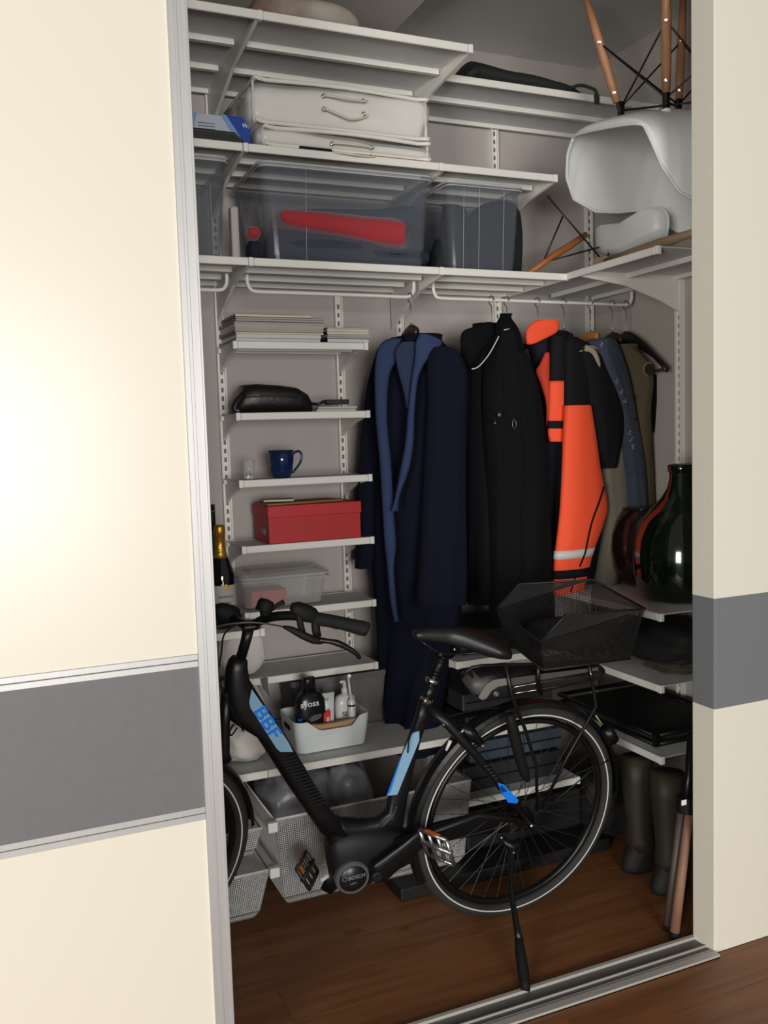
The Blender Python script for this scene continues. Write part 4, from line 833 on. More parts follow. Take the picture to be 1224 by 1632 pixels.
band(875, 888, (884.3, 947), (883.2, 943), 'reflective_band', REFL); band(906, 920, (882, 939), (882, 935), 'black_band', WBLK)
P = [at(a, b, y=2.850) for a, b in ((963, 775), (955, 800), (944, 830), (938, 855), (933, 880), (924, 903))]
MB().tube(P, .0036, 6, sub=3).build('seam_stripe', WBLK, o, smooth=True)
P = [at(a, b, y=2.850) for a, b in ((917, 920), (913, 932), (910, 944))]; MB().tube(P, .003, 6).build('seam_stripe', WBLK, o, smooth=True)
o = thing('short_black_jacket', (2.1, 2.95, 1.3), 'black jacket shoulder with beige fleece collar, behind the orange sleeve', 'jacket')
m = MB(); loft(m, smoothrows([(556, 914, 940), (566, 912, 956), (590, 915, 966), (630, 925, 984), (660, 934, 993), (690, 940, 992), (720, 948, 986), (742, 956, 983), (746, 957, 982)], 4), 2.93, 2.90, .045, seg=36, rip=.08); m.build('sleeve', WBLK, o, smooth=True)
strip([(551, 925, 945), (556, 916, 952), (562, 913, 922), (571, 911, 916)], (2.90, 2.90), .015, 'fleece_collar', mat('beige_fleece', (160, 148, 130), .95, bump=.8, bscale=60), o)
P = [at(a, b, y=2.875) for a, b in ((932, 554), (944, 560), (951, 573), (956, 590))]; MB().tube(P, [.012, .013, .011, .005], 10, sub=3).build('fleece_collar', mat('beige_fleece_edge', (160, 148, 130), .95, bump=.8, bscale=60), o, smooth=True)
BEI = mat('beige_cotton', (120, 112, 98), .9, bump=.5, bscale=16)
o = thing('beige_coat', (2.15, 2.95, .95), 'beige cotton garment hanging between the orange jacket and the denim jacket', 'coat')
m = MB(); loft(m, smoothrows([(655, 985, 996), (690, 975, 1002), (744, 958, 1004), (800, 960, 1003), (850, 965, 995), (895, 958, 990), (925, 952, 986), (936, 952, 984)], 4), 2.94, 2.97, .05, seg=30, rip=.14, k=5); m.build('coat_body', BEI, o, smooth=True)
DEN = mat('denim_with_pale_embroidery', (62, 69, 84), .9, bump=.4, bscale=60, noise=.2, nscale=14)
o = thing('denim_jacket', (2.2, 2.95, 1.2), 'faded blue denim jacket with pale embroidery, left of the khaki vest', 'jacket')
m = MB(); loft(m, smoothrows([(541, 950, 966), (550, 946, 975), (580, 952, 988), (620, 970, 996), (680, 985, 1006), (740, 996, 1014), (800, 1002, 1020), (830, 1004, 1020)], 4), 2.90, 2.94, .05, seg=30, rip=.1, k=5); m.build('jacket_body', DEN, o, smooth=True)
m = MB()
random.seed(5)
for cx_, cy_ in ((959, 549), (983, 608), (990, 625), (996, 640), (1003, 690), (1006, 700), (1009, 712)):
    for k in range(5):
        a_ = k*1.257+random.random(); p0 = at(cx_, cy_, y=2.852 if cy_ < 600 else 2.862); p1 = p0+Vector((math.cos(a_)*.010, 0, math.sin(a_)*.012)); pm = (p0+p1)/2+Vector((math.sin(a_)*.004, -.001, math.cos(a_)*.004)); m.tube([p0, pm, p1], .0012, 4)
m.build('embroidery', mat('pale_thread', (150, 160, 176), .8), o)['kind'] = 'stuff'
KHA = mat('khaki_canvas', (86, 76, 54), .9, bump=.4, bscale=40, noise=.15, nscale=7)
o = thing('khaki_vest', (2.3, 2.95, 1.2), 'khaki sleeveless vest hanging under the bare black hanger arm', 'vest')
m = MB(); loft(m, smoothrows([(549, 994, 1004), (560, 988, 1018), (580, 990, 1036), (610, 997, 1042), (650, 1003, 1038), (700, 1008, 1038), (760, 1015, 1040), (815, 1018, 1040)], 4), 2.96, 2.90, .045, seg=30, rip=.1, k=5); m.build('vest_body', KHA, o, smooth=True)
P = [at(a, b, y=2.853) for a, b in ((1040, 578), (1031, 579), (1026, 586), (1027, 595), (1033, 599))]; MB().tube(P, .0045, 8, sub=3).build('armhole_edge', mat('khaki_edge', (120, 106, 80), .9), o, smooth=True)
slab_px(MB(), [(1030, 582), (1040, 581), (1041, 596), (1034, 598), (1028, 593)], 2.848, .004).build('armhole_lining', mat('vest_lining', (40, 30, 24), .9), o)
for a, b in ((1009, 634), (1012, 668)): MB().lathe([(.006, 0), (.006, .002), (.001, .003)], at(a, b, y=2.868), 14, ax=(0, -1, 0)).build('button', DWOOD, o)
o = L(slab_px(MB(), [(1044, 597), (1047, 597), (1047, 640), (1043, 690), (1037, 650), (1040, 620)], 2.93, .01).build('black_strap', NBLK, bevel=.002), 'thin black strap hanging from the bare hanger arm behind the khaki vest', 'strap')
# ---------------- right-hand shelves ----------------
GREENG = mat('dark_green_glass', (9, 24, 15), .11, trans=.18, coat=.6)
zb = .938; dx, dy = 2.25, 2.535
o = thing('demijohn', (dx, dy, zb), 'large bulbous dark green glass demijohn on the side shelf at the right', 'demijohn')
MB().lathe([(.02, .008), (.11, 0), (.14, .012), (.158, .05), (.168, .10), (.170, .16), (.162, .22), (.140, .28), (.106, .325), (.072, .36), (.050, .395), (.042, .43), (.040, .475), (.038, .476), (.038, .43), (.046, .393), (.068, .357), (.10, .323), (.135, .278), (.157, .22), (.165, .16), (.163, .10), (.15, .05), (.12, .012), (.01, .016)], (dx, dy, zb), 48, cap=False).build('glass_body', GREENG, o, smooth=True)
MB().lathe([(.041, .452), (.047, .456), (.047, .478), (.041, .482), (.037, .478)], (dx, dy, zb), 36, cap=False).build('lip', GREENG, o, smooth=True)
SMOKE = mat('smoky_brown_glass', (44, 34, 28), .08, trans=.45, coat=.5)
o = thing('glass_vessel', (2.345, 2.86, .938), 'rounded smoky glass vessel partly hidden behind the green demijohn', 'vessel')
MB().lathe([(.02, .004), (.07, 0), (.10, .02), (.120, .07), (.127, .14), (.122, .20), (.105, .255), (.080, .295), (.074, .30), (.077, .293), (.100, .252), (.117, .20), (.122, .14), (.115, .07), (.095, .024), (.01, .010)], (2.345, 2.86, .938), 48, cap=False).build('vessel_body', SMOKE, o, smooth=True)
MB().lathe([(.073, .296), (.081, .298), (.081, .304), (.073, .305)], (2.345, 2.86, .938), 40, cap=False).build('lip', SMOKE, o, smooth=True)
heap('dark_crumpled_bag', (2.26, 2.62, .695+.075), (.15, .20, .075), 'black crumpled bag filling the side shelf below the demijohn', 'bag', mat('black_bag_cloth', (20, 19, 18), .85, bump=.4), .2, 4, 21)
heap('brown_cloth', (2.20, 2.50, .695+.022), (.10, .10, .024), 'brown crumpled cloth at the front of the shelf below the demijohn', 'cloth', mat('brown_cloth', (66, 58, 48), .9, bump=.5), .3, 5, 23)
o = thing('folded_camping_table', (2.2, 2.65, .452), 'black slab with a double tubular frame lying on the side shelf above the boots', 'folded table')
MB().bb(2.06, 2.42, 2.46, 3.0, .468, .482).build('panel', mat('black_mesh_panel', (34, 35, 35), .8, bump=.4, bscale=200), o, bevel=.003)
for z_ in (.461, .492): MB().tube([(2.05, 2.44, z_), (2.43, 2.44, z_), (2.43, 3.02, z_), (2.05, 3.02, z_), (2.05, 2.44, z_), (2.43, 2.44, z_)], .0085, 10).build('frame_tube', BLACK, o, smooth=True)
m = MB(); m.box((2.05, 2.44, .477), (.022, .022, .045)); m.build('corner_joint', BLACK, o, bevel=.004)
# boots
OLIVE = mat('olive_rubber', (48, 42, 27), .6, noise=.2, nscale=5, bump=.15, bscale=30); SOLE = mat('dark_boot_foot', (15, 14, 13), .7)
for (fx, fy, ln, lb) in ((2.02, 2.50, 0, 'left one of two tall olive rubber boots under the lowest side shelf'), (2.01, 2.335, 1, 'right one of two tall olive rubber boots, nearer the walking poles')):
    o = thing('tall_boot', (fx, fy, 0), lb, 'boot', 'olive boots under the side shelf')
    rs = []
    for z_, cx_, cy_, rx, ry in ((.075, .012, 0, .055, .05), (.11, .005, 0, .050, .046), (.16, .002, 0, .044, .043), (.24, .0, 0, .050, .046), (.33, -.002, 0, .056, .050), (.405, -.002, 0, .058, .052)):
        rs.append([Vector((fx+cx_+rx*math.cos(g)*(1+.04*math.sin(3*g+z_*20)), fy+cy_+ry*math.sin(g)*(1+.04*math.cos(4*g+z_*15)), z_)) for g in [2*math.pi*k/24 for k in range(24)]])
    MB().rings(rs).build('shaft', OLIVE, o, smooth=True)
    rs = []
    for z_, a, b, w_ in ((.0, -.065, .075, .044), (.012, -.07, .078, .047), (.03, -.068, .076, .047), (.055, -.06, .072, .047), (.08, -.046, .068, .050), (.10, -.042, .058, .047)):
        rs.append([Vector((fx+(a+b)/2+(b-a)/2*math.cos(g), fy+w_*math.sin(g)*(1-.12*max(0, -math.cos(g))), z_)) for g in [2*math.pi*k/24 for k in range(24)]])
    MB().rings(rs).build('foot', SOLE, o, smooth=True)
heap('black_backpack', (2.10, 2.80, .125), (.11, .14, .12), 'black crumpled rucksack on the floor between the rear wheel and the olive boots', 'bag', mat('black_rucksack', (20, 21, 20), .8, bump=.5), .25, 5, 31)
heap('brown_shoe', (2.02, 2.70, .19), (.05, .06, .045), 'brown shoe lying on the black rucksack', 'shoe', mat('brown_suede', (56, 44, 32), .9, bump=.4), .2, 4, 33)
# folded poles
PK = mat('pinkish_tan_wood', (142, 102, 80), .6, noise=.25, nscale=18, bump=.2); PKD = mat('greyish_wood_pole', (80, 68, 62), .6, noise=.2, nscale=12)
o = thing('folding_poles', (1.83, 2.11, 0), 'two pinkish tan wooden poles joined by a black clamp, leaning beside the right door pier', 'poles')
t1_, t2_ = at(1074, 1497, y=2.09), at(1063, 1484, y=2.13); t1_.z = max(t1_.z, .006); t2_.z = max(t2_.z, .006)
c1, c2 = at(1098, 1298, y=2.115), at(1085, 1295, y=2.14)
for a, b, mt, r in ((t1_, c1, PK, .0145), (t2_, c2, PKD, .0125)):
    MB().tube([lerp(a, b, .03), lerp(a, b, .5), b], [r, r, r*.95], 16).build('pole', mt, o, smooth=True); MB().tube([a, lerp(a, b, .045)], [r*.9, r*1.12], 14).build('rubber_tip', MBLACK, o, smooth=True)
k1 = at(1092, 1284, y=2.12); m = MB(); m.tube([k1-Vector((0, 0, .02)), k1+Vector((0, 0, .03))], .026, 14); m.build('clamp', MBLACK, o, bevel=.003)
MB().box(at(1090, 1279, y=2.092), (.018, .002, .016)).build('white_label', TW, o)
MB().tube([k1+Vector((.005, 0, .02)), at(1098, 1235, y=2.14), at(1101, 1165, y=2.16)], [.018, .013, .010], 12).build('upper_shaft', BLACK, o, smooth=True)
# ---------------- the bicycle ----------------
BE, LE = math.radians(5), math.radians(9)
bu = Vector((math.cos(BE), -math.sin(BE), 0)); b0n = Vector((-math.sin(BE), -math.cos(BE), 0))
bw = Vector((0, 0, 1))*math.cos(LE)+b0n*math.sin(LE); bn = b0n*math.cos(LE)-Vector((0, 0, 1))*math.sin(LE)   # bn: sideways, towards the near side
BO = Vector((1.46, 2.44, 0))
def Bk(px, py, off=0.0):
    d = AR*((px-612)/FPX)+AD*((py-816)/FPX)+AF
    return CAM+d*((BO+bn*off-CAM).dot(bn)/d.dot(bn))
bike = thing('bicycle', (1.46, 2.44, 0), 'black electric bicycle with blue BBF lettering standing on its kickstand across the closet', 'bicycle')
FR = mat('black_frame_paint', (15, 15, 16), .4, spec=.35); FRM = mat('motor_housing', (18, 18, 19), .55, spec=.3, bump=.15, bscale=150)
def limb(rows, hd, off=0, seg=24, sq=2.6):
    rs = []
    for i, (ax_, ay_, cx_, cy_) in enumerate(rows):
        a, b = Bk(ax_, ay_, off), Bk(cx_, cy_, off); c = (a+b)/2; u = (b-a)/2; h = hd if isinstance(hd, (int, float)) else hd[i]; e = 2/sq
        rs.append([c+u*math.copysign(abs(math.cos(g))**e, math.cos(g))+bn*h*math.copysign(abs(math.sin(g))**e, math.sin(g)) for g in [2*math.pi*k/seg for k in range(seg)]])
    m = MB(); m.rings(rs); return m
def wheel(name, hubc, u, w_, n, spokes, rim_r=.29):
    o = MB()
    def ringtube(m, R, r, off=0, seg=72, sg=10, rz=None):
        rs = []
        for k in range(seg+1):
            a = 2*math.pi*k/seg; d_ = u*math.cos(a)+w_*math.sin(a); c = hubc+d_*R+n*off
            rs.append([c+d_*r*math.cos(g)+n*(rz or r)*math.sin(g) for g in [2*math.pi*q/sg for q in range(sg)]])
        return m.rings(rs, cap=False)
    ty = ringtube(MB(), .341, .0215, 0, 96, 14).build('tyre', RUBBER, bike, smooth=True)
    ringtube(MB(), .334, .0026, .0212, 96, 6, .0014).build('reflective_stripe', REFL, bike, smooth=True)
    m = MB(); ringtube(m, .309, .010, 0, 96, 8, .0125); m.build('rim', BLACK, bike, smooth=True)
    m = MB()
    for k in range(spokes):
        a = 2*math.pi*k/spokes; s = 1 if k % 2 else -1; a2 = a+.5*(1 if (k//2) % 2 else -1)
        p = hubc+(u*math.cos(a)+w_*math.sin(a))*.305; q_ = hubc+(u*math.cos(a2)+w_*math.sin(a2))*.028+n*.028*s; m.tube([p, q_], .0011, 5, cap=False)
    q2 = m.build('spokes', mat('spoke_steel', (58, 57, 56), .4, .5), bike); q2['kind'] = 'stuff'
    MB().lathe([(.012, -.055), (.016, -.05), (.034, -.034), (.034, -.028), (.017, -.024), (.017, .024), (.034, .028), (.034, .034), (.016, .05), (.009, .06), (.009, .075)], hubc, 24, ax=n).build('hub', BLACK, bike, smooth=False)
    return ty
lr = math.radians(9); wu = Vector((1, 0, 0)); wn = Vector((0, -math.cos(lr), -math.sin(lr))); ww = Vector((0, -math.sin(lr), math.cos(lr)))
RH = Vector((1.46, 2.45, 0))+ww*.362
wheel('rear', RH, wu, ww, wn, 36)
MB().lathe([(.006, .06), (.006, .09)], RH, 12, ax=wn).build('axle_nut', CHROME, bike, smooth=True)
# front wheel turned on the fork
fl = math.radians(15); fb = math.radians(-10); fu = Vector((math.cos(fb), -math.sin(fb), 0)); f0 = Vector((-math.sin(fb), -math.cos(fb), 0))
fw = Vector((0, 0, 1))*math.cos(fl)+f0*math.sin(fl); fn_ = f0*math.cos(fl)-Vector((0, 0, 1))*math.sin(fl); FH = Vector((.29, 2.70, 0))+fw*.362
wheel('front', FH, fu, fw, fn_, 36)
# mudguards
def guard(hc, u, w_, n, a0, a1, R=.375, wd=.028, th=.0016, nm='mudguard'):
    rs = []
    for k in range(49):
        a = math.radians(a0+(a1-a0)*k/48); d_ = u*math.cos(a)+w_*math.sin(a)
        rs.append([hc+d_*(R-.012)+n*wd, hc+d_*R+n*(wd*.8), hc+d_*(R+.005), hc+d_*R-n*(wd*.8), hc+d_*(R-.012)-n*wd, hc+d_*(R-.014)-n*wd, hc+d_*(R+.002), hc+d_*(R-.014)+n*wd])
    MB().rings(rs).build(nm, BLACK, bike, smooth=False, bevel=0)
guard(RH, wu, ww, wn, -2, 205); guard(FH, fu, fw, fn_, 5, 120)
# frame
dtube = limb([(370, 1046, 392, 1049), (364, 1054, 394, 1052), (360, 1066, 394, 1062), (358, 1092, 397, 1082), (359, 1122, 408, 1100), (366, 1146, 422, 1122), (384, 1158, 437, 1144), (407, 1171, 455, 1171), (428, 1203, 472, 1199), (452, 1241, 500, 1246), (483, 1287, 531, 1296), (508, 1323, 562, 1322)], [.016, .026, .03, .034, .036, .037, .037, .037, .037, .037, .037, .037]).build('down_tube', FR, bike, smooth=True)
limb([(353, 1100, 370, 1100), (350, 1150, 366, 1152), (347, 1195, 366, 1198), (352, 1215, 369, 1207)], .022).build('fork_crown', FR, bike, smooth=True)
sgl = (FH+fw*.375)
for s in (-1, 1): MB().tube([FH+fw*.42+fn_*.05*s, FH+fw*.3+fn_*.058*s, FH+fn_*.058*s-fu*.0], [.017, .016, .011], 14).build('fork_leg', FR, bike, smooth=True)
limb([(530, 1298, 520, 1345), (548, 1304, 540, 1345), (575, 1306, 572, 1335), (600, 1303, 602, 1328), (616, 1290, 640, 1318), (620, 1262, 648, 1272), (637, 1215, 659, 1220), (653, 1170, 670, 1176), (663, 1140, 681, 1145), (668, 1116, 689, 1122)], [.034, .034, .03, .028, .026, .023, .020, .018, .018, .018]).build('seat_tube', FR, bike, smooth=True)
limb([(520, 1334, 528, 1404), (535, 1322, 545, 1416), (560, 1314, 570, 1410), (590, 1312, 596, 1396), (625, 1316, 628, 1382), (655, 1325, 655, 1368), (672, 1332, 672, 1356)], [.045, .055, .058, .056, .05, .04, .02]).build('motor_housing', FRM, bike, smooth=True)
c = Bk(562, 1399, .062)
MB().lathe([(.052, -.03), (.052, 0), (.048, .006), (.042, .006), (.041, .003), (.001, .003)], c, 40, ax=bn).build('motor_cap', mat('grey_motor_ring', (92, 92, 93), .4, .3), bike, smooth=False)
bdg = MB().lathe([(.0415, .003), (.040, .0065), (.001, .008)], c, 40, ax=bn).build('motor_badge', mat('badge_black', (24, 24, 25), .35), bike, smooth=True)
PRI = mat('grey_print', (120, 120, 122), .5)
text('lettering', 'BOSCH', c+bn*.009-bu*.016, bu+bw*.08, bw, .016, PRI, bdg, bold=.01)
text('lettering', 'E-BIKE', c+bn*.009-bu*.010-bw*.016, bu+bw*.08, bw, .007, PRI, bdg)
MB().lathe([(.0062, .0085), (.0075, .0085), (.0075, .009), (.0062, .009)], c-bu*.026+bw*.006, 20, ax=bn, cap=False).build('emblem_ring', PRI, bdg)
# decals: thin vinyl on the tube sides
def decal(pts, off, nm, mt, th=.0015): return MB().prism([Bk(a, b, off) for a, b in pts], bn*th).build(nm, mt, bike)
decal([(401, 1098), (397, 1118), (399, 1128), (441, 1193), (447, 1198), (467, 1198), (459, 1182), (434, 1145)], .0375, 'pale_blue_decal', LBLUE)
ba, bb_ = Bk(411, 1128, .0395), Bk(452, 1191, .0395); dv = (bb_-ba).normalized(); pv = bn.cross(dv).normalized()
text('lettering', 'BBF', ba-pv*.016, dv, pv, .050, BLUE, bike, bold=.015, sx=1.35)
for i in range(16):   # ribbed battery cover on the down tube
    t = i/15; x0_, y0_ = 444+(497-444)*t, 1208+(1282-1208)*t; x1_, y1_ = 470+(518-470)*t, 1203+(1276-1203)*t
    MB().prism([Bk(x0_, y0_, .036), Bk(x1_, y1_, .036), Bk(x1_+.8, y1_+2.2, .036), Bk(x0_+.8, y0_+2.2, .036)], bn*.004).build('cover_rib', FRM, dtube)
decal([(656, 1168), (668, 1165), (668, 1180), (641, 1246), (633, 1266), (617, 1268), (636, 1214)], .0225, 'pale_blue_decal', LBLUE)
decal([(636, 1214), (640, 1205), (622, 1262), (616, 1268)], .0245, 'blue_decal_edge', BLUE)
# stays
def tb(nm, P, r, mt=FR, seg=12, sub=0, sm=True): return MB().tube([Bk(*p) for p in P], r, seg, sub=sub).build(nm, mt, bike, smooth=sm)
tb('chain_stay', [(632, 1345, .05), (700, 1322, .065), (760, 1300, .07), (842, 1308, .065)], [.017, .013, .012, .011])
tb('chain_stay', [(632, 1340, -.05), (700, 1315, -.07), (815, 1288, -.065)], [.017, .013, .011])
tb('seat_stay', [(682, 1128, .012), (715, 1155, .045), (760, 1205, .06), (800, 1255, .066), (845, 1312, .066)], [.017, .015, .013, .013, .011])
tb('seat_stay', [(682, 1128, -.012), (715, 1150, -.05), (820, 1280, -.066)], [.017, .014, .011])
decal([(793, 1247), (803, 1250), (826, 1275), (824, 1280), (810, 1279), (797, 1260)], .082, 'blue_decal', BLUE)
ba, bb_ = Bk(797, 1254, .084), Bk(819, 1277, .084); dv = (bb_-ba).normalized(); pv = bn.cross(dv).normalized()
text('lettering', 'BBF', ba-pv*.006, dv, pv, .018, FR, bike, bold=.02)
for i in range(5): tb('cooling_slit', [(772+i*4, 1222+i*5, .076), (780+i*4, 1219+i*5, .076)], .0012, DG, 6)
# chain guard
limb([(655, 1330, 660, 1358), (700, 1318, 705, 1342), (760, 1300, 768, 1330), (820, 1290, 825, 1325), (850, 1296, 850, 1322)], .006, -.075).build('chain_guard', FR, bike, smooth=True)
# cranks and pedals
nr = Bk(600, 1394, .095)
MB().tube([nr, nr-bn*.19], .012, 14).build('crank_axle', BLACK, bike, smooth=True)
limb([(590, 1383, 606, 1407), (598, 1375, 620, 1399), (640, 1345, 654, 1366), (672, 1319, 686, 1341), (680, 1320, 692, 1338)], [.010, .012, .010, .009, .006], .095).build('crank_arm', BLACK, bike, smooth=True)
MB().lathe([(.017, 0), (.017, .006), (.010, .007), (.001, .004)], nr+bn*.008, 20, ax=bn).build('crank_bolt', FRM, bike, smooth=True)
text('lettering', 'FSA', Bk(636, 1376, .108), bu*.82+bw*.57, bw*.82-bu*.57, .012, DG, bike) if False else None
limb([(511, 1416, 528, 1424), (520, 1398, 541, 1412), (560, 1366, 573, 1382), (575, 1358, 590, 1372)], [.007, .010, .010, .009], -.07).build('crank_arm', BLACK, bike, smooth=True)
decal([(511, 1401), (523, 1392), (525, 1397), (513, 1406)], -.056, 'crank_label', REFL)
def pedal(cc, lng, wid, nrm, mt):
    o_ = MB(); l, w2, n2 = lng.normalized(), wid.normalized(), nrm.normalized()
    def bar(a, b, r): o_.tube([cc+l*a[0]+w2*a[1]+n2*a[2], cc+l*b[0]+w2*b[1]+n2*b[2]], r, 8)
    for s in (-1, 1):
        bar((-.045, .044*s, 0), (.045, .044*s, 0), .0065)
        bar((-.045*s, -.044, 0), (-.045*s, .044, 0), .0065); bar((-.015*s, -.044, 0), (-.015*s, .044, 0), .006)
    bar((-.052, 0, 0), (.05, 0, 0), .009)
    p_ = o_.build('pedal', mt, bike, smooth=True); OFF[p_] = OFF[bike]
    MB().box(cc+w2*.0425, (.001, .001, .001)); 
    R = Matrix((l, w2, n2)).transposed(); MB().box(cc-w2*.0515, (.045, .003, .010), R).build('orange_reflector', mat('amber_reflector', (150, 66, 22), .3), p_, bevel=.001)
    return p_
pc = Bk(696, 1350, .145)
pedal(pc, bn*.8+bu*.6, (bu*.30-bw*.95), (bu*.89+bw*.45), mat('polished_pedal', (150, 148, 146), .28, .85))
pedal(Bk(490, 1387, -.12), bn*1.0-bu*.6, (bu*.45-bw*.89), (bu*.89+bw*.45), mat('pedal_resin', (40, 38, 37), .5))
MB().tube([Bk(478, 1378, -.10), Bk(483, 1392, -.10)], .005, 8).build('orange_reflector', mat('amber_reflector_far', (170, 90, 30), .3), bike)
# seat post, saddle
tb('seat_post', [(679, 1120, 0), (688, 1090, 0)], .0155, BLACK); tb('seat_post', [(690, 1085, 0), (706, 1044, 0)], .013, BLACK)
for a, b in (((678, 1119), (681, 1113)), ((687, 1088), (690, 1081))): tb('post_collar', [(*a, 0), (*b, 0)], .0195, CHROME, 20)
p0, p1 = Bk(691, 1080, 0), Bk(706, 1046, 0); ax = (p1-p0); s_ = ax.orthogonal().normalized(); t_ = ax.normalized().cross(s_)
MB().tube([p0+ax*k/60+(s_*math.cos(k*.7)+t_*math.sin(k*.7))*.016 for k in range(61)], .003, 6).build('suspension_spring', BLACK, bike, smooth=True)
MB().lathe([(.006, 0), (.006, .004)], Bk(681, 1119, .02), 12, ax=bn).build('clamp_bolt', CHROME, bike)
# saddle: along the bike, nose to the left
sn, sr = Bk(658, 1013, 0), Bk(802, 1030, 0); sx_ = (sr-sn); sl = sx_.length; sxn = sx_.normalized(); sz_ = bw; 
rs = []
for k in range(17):
    t = k/16; wd = .020+.012*t+.062*max(0, min(1, (t-.38)/.42))**1.3*(1 if t < .93 else .93); wd = wd if t < .97 else wd*.85
    top = Bk(657+144*t, (1003, 999, 996, 994, 993, 992, 991, 990, 990, 991, 993, 995, 998, 1003, 1009, 1014, 1018)[k], 0); c_ = sn+sx_*t; hgt_ = (top-c_).dot(bw); hgt_ = max(hgt_, .012)
    bot = -.010-.012*max(0, min(1, (t-.4)/.3)); ring = []
    for q_ in range(20):
        g = 2*math.pi*q_/20; cg, sg = math.cos(g), math.sin(g)
        z_ = (hgt_*.62)*(abs(sg)**.8) if sg > 0 else -( .012+.016*max(0, min(1, (t-.35)/.4)))*(abs(sg)**.6)
        ring.append(c_+bn*wd*math.copysign(abs(cg)**.85, cg)+bw*(z_+.004))
    rs.append(ring)
MB().rings(rs).build('saddle', mat('black_saddle_vinyl', (19, 19, 20), .42, bump=.1, bscale=200), bike, smooth=True, sub=1)
for s in (-1, 1): tb('saddle_rail', [(672, 1022, .012*s), (700, 1040, .022*s), (735, 1042, .022*s), (760, 1040, .03*s), (778, 1034, .035*s)], .0035, BLACK, 8, 3)
tb('saddle_clamp', [(700, 1043, .025), (712, 1043, -.025)], .010, BLACK); tb('clamp_bolt', [(724, 1035, .03), (726, 1035, .034)], .005, CHROME)
# carrier and battery
limb([(742, 1082, 744, 1092), (746, 1072, 752, 1106), (756, 1066, 770, 1115), (780, 1066, 790, 1110), (860, 1062, 862, 1098), (945, 1058, 946, 1078), (957, 1060, 956, 1072)], [.03, .045, .05, .048, .046, .044, .03]).build('battery', mat('battery_black', (26, 26, 27), .4), bike, smooth=True)
BG2 = mat('battery_grey', (68, 66, 64), .5); BG3 = mat('battery_silver', (128, 126, 122), .4, .3)
limb([(741, 1086, 742, 1090), (744, 1075, 748, 1100), (752, 1068, 764, 1113), (764, 1068, 775, 1100), (782, 1068, 786, 1090)], [.034, .048, .0515, .052, .052]).build('battery_nose', BG2, bike, smooth=True)
decal([(768, 1115), (762, 1111), (768, 1100), (775, 1090), (786, 1083), (808, 1080), (808, 1091), (792, 1094), (783, 1100), (775, 1112)], .0525, 'silver_band', BG3, .003)
decal([(811, 1081), (868, 1073), (953, 1063), (953, 1068), (868, 1082), (812, 1093)], .050, 'grey_side_panel', BG2, .002)
for a, b in (((815, 1096), (934, 1074.5)), ((818, 1105.5), (916, 1089.5))): tb('silver_trim_line', [(*a, .052), (*b, .050)], .0011, CHROME, 6)
MB().lathe([(.009, 0), (.009, .006), (.005, .007), (.001, .004)], Bk(790, 1105, .05), 20, ax=bn).build('battery_lock', GREYM, bike, smooth=True)
for s in (-1, 1):
    tb('carrier_rail', [(735, 1080, .04*s), (752, 1064, .055*s), (790, 1060, .058*s), (870, 1058, .058*s), (950, 1052, .058*s), (962, 1054, .05*s)], .005, BLACK, 10, 2)
    tb('carrier_leg', [(806, 1060, .058*s), (816, 1110, .065*s), (838, 1165, .07*s), (855, 1222, .072*s), (856, 1292, .072*s)], [.006, .006, .0055, .005, .005], BLACK, 10, 1)
    tb('carrier_leg', [(938, 1056, .056*s), (943, 1082, .06*s), (950, 1126, .065*s), (905, 1205, .07*s), (862, 1290, .072*s)], [.006, .006, .0055, .005, .005], BLACK, 10, 1)
for px_ in (815, 858, 940): tb('carrier_strut', [(px_, 1062, .058), (px_+2, 1058, -.058)], .004, BLACK, 8); 
tb('carrier_band', [(858, 1056, .06), (857, 1080, .062), (862, 1106, .06)], .007, BLACK, 8)
tb('white_bracket_line', [(941, 1071, .066), (944, 1082, .066)], .0012, CHROME, 6)
tb('strap', [(812, 1138, .085), (818, 1165, .086), (828, 1205, .086), (836, 1232, .085), (841, 1244, .084)], [.012, .018, .017, .015, .008], MBLACK, 12, 2)
tb('brake_caliper', [(735, 1158, .04), (752, 1170, .05), (770, 1188, .05)], [.016, .019, .010], BLACK, 12)
tb('brake_caliper_bolt', [(740, 1162, .058), (734, 1168, .058)], .0055, CHROME, 10); tb('brake_caliper_bolt', [(706, 1155, .05), (707, 1155, .056)], .004, CHROME, 10); tb('quick_bolt', [(769, 1188, .056), (770, 1188, .062)], .007, GREYM, 14)
tb('white_reflector', [(711, 1196, .035), (718, 1180, .035)], [.004, .006], REFL, 8)
# rear light, mudguard stays, cables
tb('rear_light', [(966, 1160, 0), (976, 1180, 0)], .022, BLACK, 14); tb('mudguard_stay', [(866, 1292, .06), (950, 1222, .045), (982, 1205, .03)], .0022, BLACK, 6)
tb('lime_mark', [(949, 1140, .03), (958, 1152, .03)], .0025, mat('lime_mark', (150, 160, 70), .5), 6)
tb('cable', [(388, 1165, .03), (350, 1090, .05), (353, 1040, .05), (357, 1012, .05), (372, 998, .05), (392, 992, .05)], .0026, MBLACK, 8, 5)
tb('cable', [(372, 1155, .02), (366, 1166, .04), (369, 1172, .04), (378, 1160, .03)], .0024, MBLACK, 8, 4)
tb('cable', [(344, 999, .06), (370, 994, .08), (402, 992, .09), (430, 995, .09), (452, 999, .08)], .0024, mat('cable_sheath', (70, 70, 68), .35), 8, 4)
tb('cable', [(608, 1318, .045), (626, 1300, .04), (632, 1284, .04)], .0025, DG, 8, 3)
tb('cable', [(690, 1150, .03), (730, 1138, .03), (770, 1130, .03), (800, 1128, .02)], .0022, MBLACK, 6, 3)
tb('cable', [(680, 1150, .03), (655, 1170, .04), (650, 1200, .03)], .0022, MBLACK, 6, 3)
